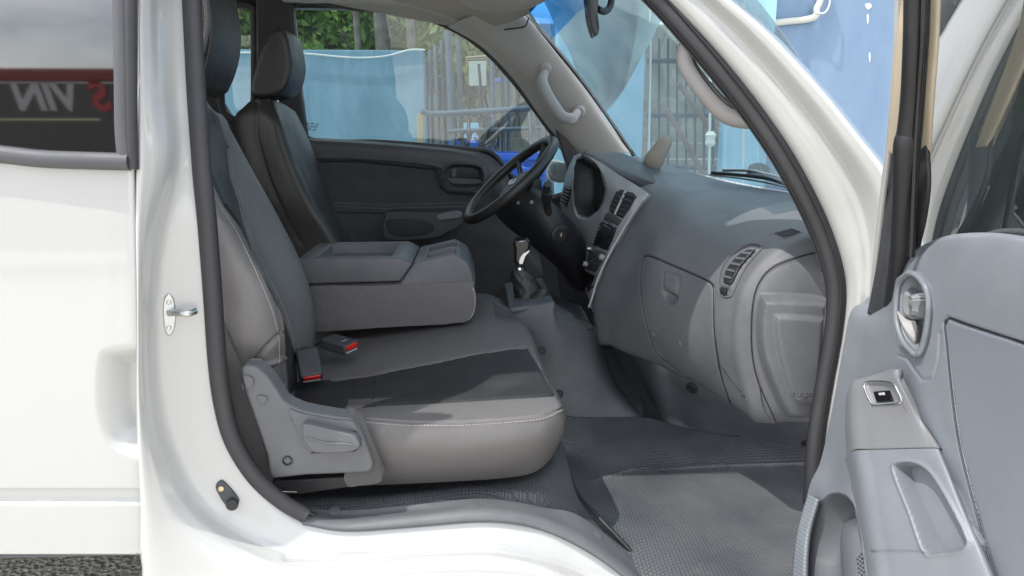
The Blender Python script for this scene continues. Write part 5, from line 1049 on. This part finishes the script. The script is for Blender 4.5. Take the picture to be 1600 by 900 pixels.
# sheet metal gate in the gateway
gt = empty('metal_gate', Y(1080, 250, 6.4)); tag(gt, 'dark bar gate standing in the gateway beside the pale wall', 'gate')
GD = mat('dark_gate_paint', (.05, .09, .12), .5, metal=.2)
for u in range(1016, 1162, 14): tube('bar', [Y(u, 60, 6.4), Y(u, 330, 6.4)], .011, GD, gt, n=8, raw=True)
for v in (95, 180, 262): tube('rail', [Y(1012, v, 6.4), Y(1164, v, 6.4)], .022, GD, gt, n=8, raw=True)
for i, (a, b) in enumerate((((1060, 130), (1130, 232)), ((1042, 170), (1100, 275)))):
    o = tube('rusty_pole', [Y(*a, 6.2), Y(*b, 6.2)], .022, mat('rust', (.22, .14, .11), .8), n=10, raw=True); tag(o, ('upper', 'lower')[i]+' rusty pole leaning across the gate in the gateway', 'pole')
for i, (u0, u1, lab) in enumerate(((1017, 1012, 'white cable hanging down at the left side of the gateway'), (1111, 1107, 'white cable with a bulky joint hanging in front of the gate'), (1163, 1160, 'pale cable running down the edge of the light blue pillar'))):
    o = tube('hanging_cable', [Y(u0, -120, 5.0), Y((u0+u1)/2+1, 120, 5.0), Y(u1, 330, 5.0)], .009, mat('white_cable', (.6, .62, .6), .5), n=8); tag(o, lab, 'cable')
    if i == 1: c = Y(1110, 217, 5.0)-np.array(o.location); disc('cable_joint', c, (0, 0, 1), [(.02, -.05), (.035, -.03), (.03, 0), (.038, .025), (.02, .05)], mat('white_tape', (.65, .65, .6), .7), o, 16)
# conduit on the house wall
cn = tube('conduit', [Y(1195, 38, YR-.03), Y(1225, 34, YR-.03), Y(1262, 30, YR-.03), Y(1275, 24, YR-.04), Y(1276, 14, YR-.04), Y(1282, 0, YR-.04), Y(1290, -30, YR-.04)], .022, mat('conduit_paint', (.5, .52, .48), .6), n=10); tag(cn, 'pale bent conduit pipe with a hanging wire high on the blue house wall', 'pipe')
tube('wire', [Y(1274, 20, YR-.06), Y(1288, 20, YR-.07), Y(1296, 6, YR-.06), Y(1296, -20, YR-.06)], .006, mat('white_cable', (.6, .62, .6), .5), cn, n=6)
for i, (u, v, du, dv_) in enumerate(((1357, 10, 5, 5), (1356, 30, 1.5, 8), (1359, 90, 1.2, 8))):
    slab('plaster_chip', rnd([(u-du, v-dv_*.6), (u+du*.4, v-dv_), (u+du, v), (u-du*.2, v+dv_)]), YR-.004, .006, mat('bare_plaster', (.7, .7, .68), .8), w2)
# canvas hanging behind the windshield, top left
tarp = patch('canvas_awning', [
 [Y(820, -80, 4.6), Y(900, -70, 4.9), Y(980, -60, 5.1), Y(1060, -60, 5.0)],
 [Y(850, 0, 4.5), Y(910, 30, 4.9), Y(975, 40, 5.2), Y(1040, 10, 4.9)],
 [Y(880, 60, 4.4), Y(920, 110, 4.8), Y(965, 140, 5.1), Y(1018, 60, 4.8)],
 [Y(900, 100, 4.4), Y(930, 170, 4.7), Y(960, 160, 4.9), Y(1000, 90, 4.7)]], 60, 60, mat('grey_green_canvas', (.19, .27, .29), .9, bump=.4, scale=60, var=.25, vscale=3), tweak=lambda P, n, U, V: P+n*(.004*np.sin(U/9.0+V/23.0))[..., None], solid=.006)
tag(tarp, 'faded grey blue canvas hanging beyond the windshield, beside the rear view mirror', 'awning')
# post (cut timber) on the bonnet side: blurred beige thing through glass
gv = tube('work_glove', [Y(1014, 262, 2.36), Y(1022, 250, 2.34), Y(1032, 234, 2.33), Y(1040, 220, 2.33), Y(1044, 213, 2.33)], [.030, .034, .028, .024, .015], mat('beige_glove', (.30, .27, .23), .9, bump=.6, scale=90, wrinkle=.5), n=16, flat=.8); tag(gv, 'crumpled beige glove standing against the windshield on the dash top', 'glove')
# pipes
pipes = [((700, 48), (708, 240), .035, 'grey'), ((664, 90), (668, 235), .02, 0), ((672, 78), (676, 236), .018, 0), ((680, 70), (686, 236), .02, 0), ((690, 62), (697, 238), .018, 0), ((716, 60), (722, 236), .022, 0), ((768, 80), (772, 235), .022, 0), ((785, 98), (786, 240), .02, 0), ((794, 112), (795, 208), .02, 0), ((826, 140), (828, 188), .018, 0), ((840, 160), (842, 232), .026, 0), ((855, 175), (858, 232), .03, 0)]
PLAB = ['thickest pipe of the rack, grey with a pale top', 'leftmost grey pipe, above the yellow wooden plank', 'second grey pipe from the plank end of the rack', 'third grey pipe from the plank end, thicker than its neighbours', 'slim grey pipe just left of the thickest one', 'grey pipe just right of the thickest one, left of the pale board', 'grey pipe right of the pale hanging board and timber battens', 'grey pipe left of the concrete steps', 'short grey pipe standing over the left edge of the steps', 'slim grey pipe cut off by the sloping front window edge', 'stout grey pipe right of the steps above the steering wheel', 'rightmost and stoutest grey pipe near the door mirror']
for i, (a, b, r, _) in enumerate(pipes):
    p = Y(*a, 5.2+.05*(i % 3)); q = Y(*b, 5.1+.05*(i % 3)); q2 = p+(q-p)*((p[2]-.0)/(p[2]-q[2]))
    o = tube('steel_pipe', [p, q2], r*.72, GP, n=12, raw=True)
    tag(o, PLAB[i], 'pipe', 'grey steel pipes standing upright in the rack')
rail = tube('rack_rail', [Y(658, 174, 5.0), Y(675, 178, 5.0), Y(720, 176, 5.0), Y(800, 171, 5.0), Y(846, 168, 5.0)], .019, GP, n=12); tag(rail, 'horizontal grey pipe rail holding the upright pipes', 'rail')
rail2 = tube('rack_rail', [Y(700, 205, 5.1), Y(760, 203, 5.1), Y(846, 200, 5.1)], .014, GP, n=10); tag(rail2, 'lower, thinner horizontal rail of the pipe rack near the bins', 'rail')
DKR = mat('dark_rod', (.04, .05, .065), .5)
for i, (a, b, r, lab) in enumerate((((748, 100), (758, 214), .010, 'thin dark rod leaning right of the pale hanging board'), ((757, 150), (775, 214), .009, 'thin dark rod slanting down towards the middle blue bin'), ((806, 120), (812, 205), .010, 'thin dark rod upright in front of the concrete steps'), ((707, 95), (713, 214), .009, 'thin dark rod between the thickest pipe and the pale board'), ((816, 130), (800, 206), .009, 'thin dark rod slanting left across the concrete steps'))):
    o = tube('thin_rod', [Y(*a, 5.4), Y(*b, 5.35)], r, DKR, n=8, raw=True); tag(o, lab, 'rod')
for i, (u0, u1, v0, v1, lab) in enumerate(((745, 770, 182, 196, 'dark crate behind the pipes, right of the light blue panel'), (774, 792, 188, 206, 'brown crate beside the left edge of the concrete steps'), (700, 720, 150, 176, 'dark box standing behind the thickest pipe'))):
    o = slab('storage_crate', [(u0, v0), (u1, v0), (u1, v1), (u0, v1)], 6.2, .3, mat('crate', ((.05, .06, .07), (.17, .11, .08), (.06, .055, .05))[i], .7, var=.3), bevel=.006); tag(o, lab, 'crate')
# blue bins
BL = mat('blue_bin_plastic', (.02, .12, .55), .4, var=.1)
def bin_(u0, u1, v, y, lab):
    a = Y(u0, v, y); b = Y(u1, v, y); x0, x1 = a[0], b[0]; z = a[2]; cx = (x0+x1)/2; wx = x1-x0; d = .45; t = .02
    o = joinmesh('blue_bin', [boxvf((cx, y, z/2), (wx, t, z)), boxvf((cx, y+d, z/2), (wx, t, z)), boxvf((x0, y+d/2, z/2), (t, d-t-.004, z)), boxvf((x1, y+d/2, z/2), (t, d-t-.004, z)), boxvf((cx, y-.015, z-.02), (wx+.05, .02, .04)), boxvf((cx, y+d/2, .03), (wx-.05, d-.05, .03))], BL, smooth=False, bevel=.004)
    return tag(o, lab, 'bin', 'blue plastic bins behind the pipe rack')
bin_(704, 742, 219, 5.6, 'left blue plastic bin, behind the foot of the pipe rack'); bin_(738, 776, 222, 5.5, 'middle blue plastic bin among the tangled pipes'); bin_(776, 850, 240, 4.6, 'large blue bin just above the steering wheel hub, nearest of the bins')
bin_(820, 850, 262, 4.3, 'blue bin low beside the side mirror, partly behind the wheel rim')
# boards and boxes behind the pipes
def board(u0, u1, v0, v1, y, m, name, lab, cat, d=.03):
    o = slab(name, [(u0, v0), (u1, v0), (u1, v1), (u0, v1)], y, d, m, bevel=.003); return tag(o, lab, cat)
board(733, 760, 96, 134, 5.9, mat('pale_board', (.42, .46, .42), .7, var=.1), 'pale_board', 'pale hanging board with a dark hook behind the upright pipes', 'board')
board(652, 661, 177, 224, 6.0, mat('yellow_wood', (.42, .32, .16), .7), 'wooden_plank', 'short yellow wooden plank standing at the left end of the pipe rack', 'plank')
board(676, 712, 180, 226, 6.1, mat('brown_board', (.22, .15, .09), .7, var=.2), 'brown_board', 'brown board leaning low behind the pipes', 'board')
board(722, 748, 192, 222, 6.0, WL_, 'light_blue_panel', 'light blue panel low behind the pipes, above the bins', 'panel')
board(768, 790, 122, 128, 6.3, mat('blue_label', (.12, .2, .5), .6), 'blue_label', 'small blue label on the clutter behind the pipes', 'sign')
for i in range(4): o = slab('timber_batten', [(728, 88+i*3.6), (762, 86+i*3.6), (762, 88.4+i*3.6), (728, 90.4+i*3.6)], 6.0+.02*i, .2, mat('timber', (.42, .37, .26), .8, var=.2), bevel=.003); tag(o, ('topmost', 'second', 'third', 'lowest')[i]+' pale timber batten in the pile behind the pipes', 'timber', 'timber battens behind the pipe rack')
# tangled cables
rr = random.Random(5)
V_ = []; F_ = []
for i in range(9):
    c0 = (722+rr.uniform(0, 50), 190+rr.uniform(0, 40)); pts = [Y(c0[0]+rr.uniform(-14, 14), c0[1]+rr.uniform(-26, 22), 5.0+rr.uniform(0, .3)) for _ in range(6)]
    v, f = sweep(cr(pts, 40), .010, 6); k = len(V_); V_ += list(v); F_ += [tuple(a+k for a in x) for x in f]
tg = mesh('tangled_hose', V_, F_, mat('black_hose', (.05, .055, .06), .5)); tag(tg, 'tangle of dark hoses hanging over the pipes above the bins', 'hose')
# foliage
LF = mat('leaf', (.055, .115, .025), .5, var=.5, vscale=8); LB = mat('bark', (.16, .14, .12), .9, bump=.8, scale=30, var=.5, vscale=14, dist=.01)
def leaves(name, cen, half, n, size, m, seed, parent=None):
    r = np.random.RandomState(seed); P = []; F = []
    for i in range(n):
        # uneven clump density
        while True:
            p = r.uniform(-1, 1, 3)
            if (p**2).sum() < 1 and mnoise.noise(Vector(p*np.array(half)*2.2+seed)) > -.18: break
        p = np.array(cen)+p*np.array(half); a = r.normal(size=3); a /= np.linalg.norm(a); b = np.cross(a, r.normal(size=3)); b /= np.linalg.norm(b); s = size*r.uniform(.6, 1.3)
        k = len(P); P += [p-a*s, p+b*s*.4, p+a*s, p-b*s*.4]; F.append((k, k+1, k+2, k+3))
    return mesh(name, P, F, m, parent, smooth=False)
cs = [Y(u, 30, 8.6) for u in (340, 470, 540, 610, 680)]
for i, c in enumerate(cs):
    t = empty('leafy_shrub', (c[0], c[1], 0)); tag(t, ('leafy green shrub above the blue wall seen in the rear quarter window', 'dense green shrub above the wall, left in the driver window', 'broad leaved green shrub above the middle of the blue wall', 'green shrub above the wall behind the mottled reflection shapes', 'pale green shrub above the wall end beside the pipes')[i], 'shrub', 'shrubs growing behind the blue wall')
    LFi = mat('leaf', ((.16, .28, .05), (.15, .27, .05), (.20, .34, .06), (.16, .3, .05), (.28, .34, .09))[i], .5, var=.5, vscale=6)
    leaves('crown', (c[0], 8.6, 2.35), (.75, .7, .75), 5200, .065, LFi, 10+i, t)
    tube('trunk', [np.array([c[0], 8.6, 0]), np.array([c[0]+.05, 8.6, 1.2]), np.array([c[0]+.12, 8.6, 2.2])], [.06, .05, .03], LB, t, n=8)
for i, (u, rr_) in enumerate(((562, .035), (600, .075), (645, .05))):  # trunk shapes added in place of mottled reflections in the side glass
    t = empty('reflection_trunk', (Y(u, 100, 7.9)[0], 7.9, 0)); p = Y(u, 100, 7.9)
    tag(t, ('thin trunk shape added for a mottled glass reflection, behind the blue wall', 'thick trunk shape standing in for a reflection, middle of the driver window', 'trunk shape added for a mottled reflection, close to the pale shrub and pipes')[i], 'tree')
    tube('trunk', [np.array([p[0], 7.9, 0]), np.array([p[0]+.02, 7.9, 1.3]), np.array([p[0]-.02, 7.9, 2.6]), np.array([p[0]+.03, 7.9, 4.2])], [rr_*1.2, rr_, rr_*.95, rr_*.8], LB, t, n=12)
    leaves('crown', (p[0], 7.9, 4.6), (.8, .8, .6), 900, .09, LF, 40+i, t)
# hanging strips added to imitate the mottled reflection in the window glass
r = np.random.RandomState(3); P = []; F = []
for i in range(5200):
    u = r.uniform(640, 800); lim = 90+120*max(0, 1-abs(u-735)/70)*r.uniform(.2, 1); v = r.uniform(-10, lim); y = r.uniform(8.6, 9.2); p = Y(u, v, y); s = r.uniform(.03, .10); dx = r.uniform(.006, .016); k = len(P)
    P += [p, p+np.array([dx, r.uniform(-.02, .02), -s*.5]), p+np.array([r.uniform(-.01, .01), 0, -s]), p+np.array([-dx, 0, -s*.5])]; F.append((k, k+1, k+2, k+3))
cr_ = mesh('reflection_mottle', P, F, mat('reflection_mottle', (.20, .17, .15), .9, var=1.0, vscale=3), smooth=False); tag(cr_, 'grey brown hanging strips standing in for a mottled glass reflection behind the pipes', 'reflection', kind='stuff')
# neighbouring block behind the wall top and house on the left (seen in the quarter window)
nb = box('pale_block', (Y(370, 60, 9.6)[0]-.4, 9.8, 1.35), (1.6, .6, 2.1), wallmat('pale_render', (.36, .37, .33), (.46, .46, .42)), bevel=.02); tag(nb, 'pale rendered block above the wall in the rear quarter window', 'building')
# ------------------------------------------------------------------ vehicle parked behind the photographer: mirrored in the dark glass
bus = empty('box_truck', (-3.6, -4.6, 0)); tag(bus, 'dark box truck with red band and white letters, mirrored in the sliding door glass', 'truck')
TB = mat('truck_dark', (.05, .05, .05), .5); TR = mat('truck_red', (.14, .02, .018), .6)
box('cargo_body', (-4.2, -5.2, 1.08), (4.2, 1.2, 1.18), TB, bus, bevel=.02)
box('roof_band', (-4.2, -5.2, 1.69), (4.24, 1.24, .11), TR, bus, bevel=.02)
box('side_band', (-4.2, -4.592, 1.62), (4.22, .012, .012), M['grey'], bus, bevel=.001)
box('pale_stripe', (-3.9, -4.592, 1.30), (1.1, .012, .012), mat('pale_yellow', (.6, .6, .35), .5), bus, bevel=.001)
box('lower_skirt', (-4.2, -5.2, .40), (4.1, 1.1, .16), M['trimdark'], bus, bevel=.02)
box('truck_cab', (-1.65, -5.2, .85), (.8, 1.15, .9), TR, bus, bevel=.12)
box('cab_window', (-1.6, -4.62, 1.08), (.45, .02, .3), M['gloss'], bus, bevel=.01)
for x in (-5.5, -1.7): disc('wheel', (x, -4.62, .34), (0, 1, 0), [(.33, -.2), (.34, 0), (.3, .03), (.2, .02), (.19, -.02), (0, -.02)], M['rubber'], bus, 32)
text('lettering', 'VIN', .34, basis(np.array((-3.77, -4.59, 1.49)), (-1, 0, 0), (0, 0, 1)), mat('white_letter', (.33, .33, .34), .5), bus, ext=.004, shear=.25, bold=.012)
text('lettering', 'S', .34, basis(np.array((-3.30, -4.59, 1.49)), (-1, 0, 0), (0, 0, 1)), mat('red_letter', (.28, .03, .03), .5), bus, ext=.004, shear=.25, bold=.012)
# ------------------------------------------------------------------ keep the tree at thing > part > sub-part
def depth(o):
    d = 0
    while o.parent is not None: d += 1; o = o.parent
    return d
def reparent(o, p): o.location = o.location+o.parent.location; o.parent = p
def joined(e):
    dg = bpy.context.evaluated_depsgraph_get(); dg.update(); V = []; F = []; MI = []; SM = []; mats = []; kids = list(e.children)
    for k in kids:
        me = k.evaluated_get(dg).to_mesh(); b = len(V); V += [tuple(v.co+k.location) for v in me.vertices]; ml = [s.material for s in k.material_slots]
        for m_ in ml:
            if m_ not in mats: mats.append(m_)
        for p in me.polygons: F.append(tuple(i+b for i in p.vertices)); MI.append(mats.index(ml[p.material_index])); SM.append(True)
    me = bpy.data.meshes.new(e.name); me.from_pydata(V, [], F)
    for m_ in mats: me.materials.append(m_)
    me.polygons.foreach_set('material_index', MI); me.polygons.foreach_set('use_smooth', SM); me.set_sharp_from_angle(angle=R(38))
    nm = e.name; par = e.parent; loc = e.location.copy()
    for k in kids: bpy.data.objects.remove(k)
    bpy.data.objects.remove(e); o = bpy.data.objects.new(nm, me); o.location = loc; link(o, par)
for _ in range(3):
    for o in list(bpy.data.objects):
        if o.parent is not None and depth(o) >= 3 and o.parent.type == 'MESH': reparent(o, o.parent.parent)
for o in [o for o in bpy.data.objects if o.type == 'EMPTY' and depth(o) == 2]: joined(o)
for o in list(bpy.data.objects):
    if 'bv' in o: del o['bv']
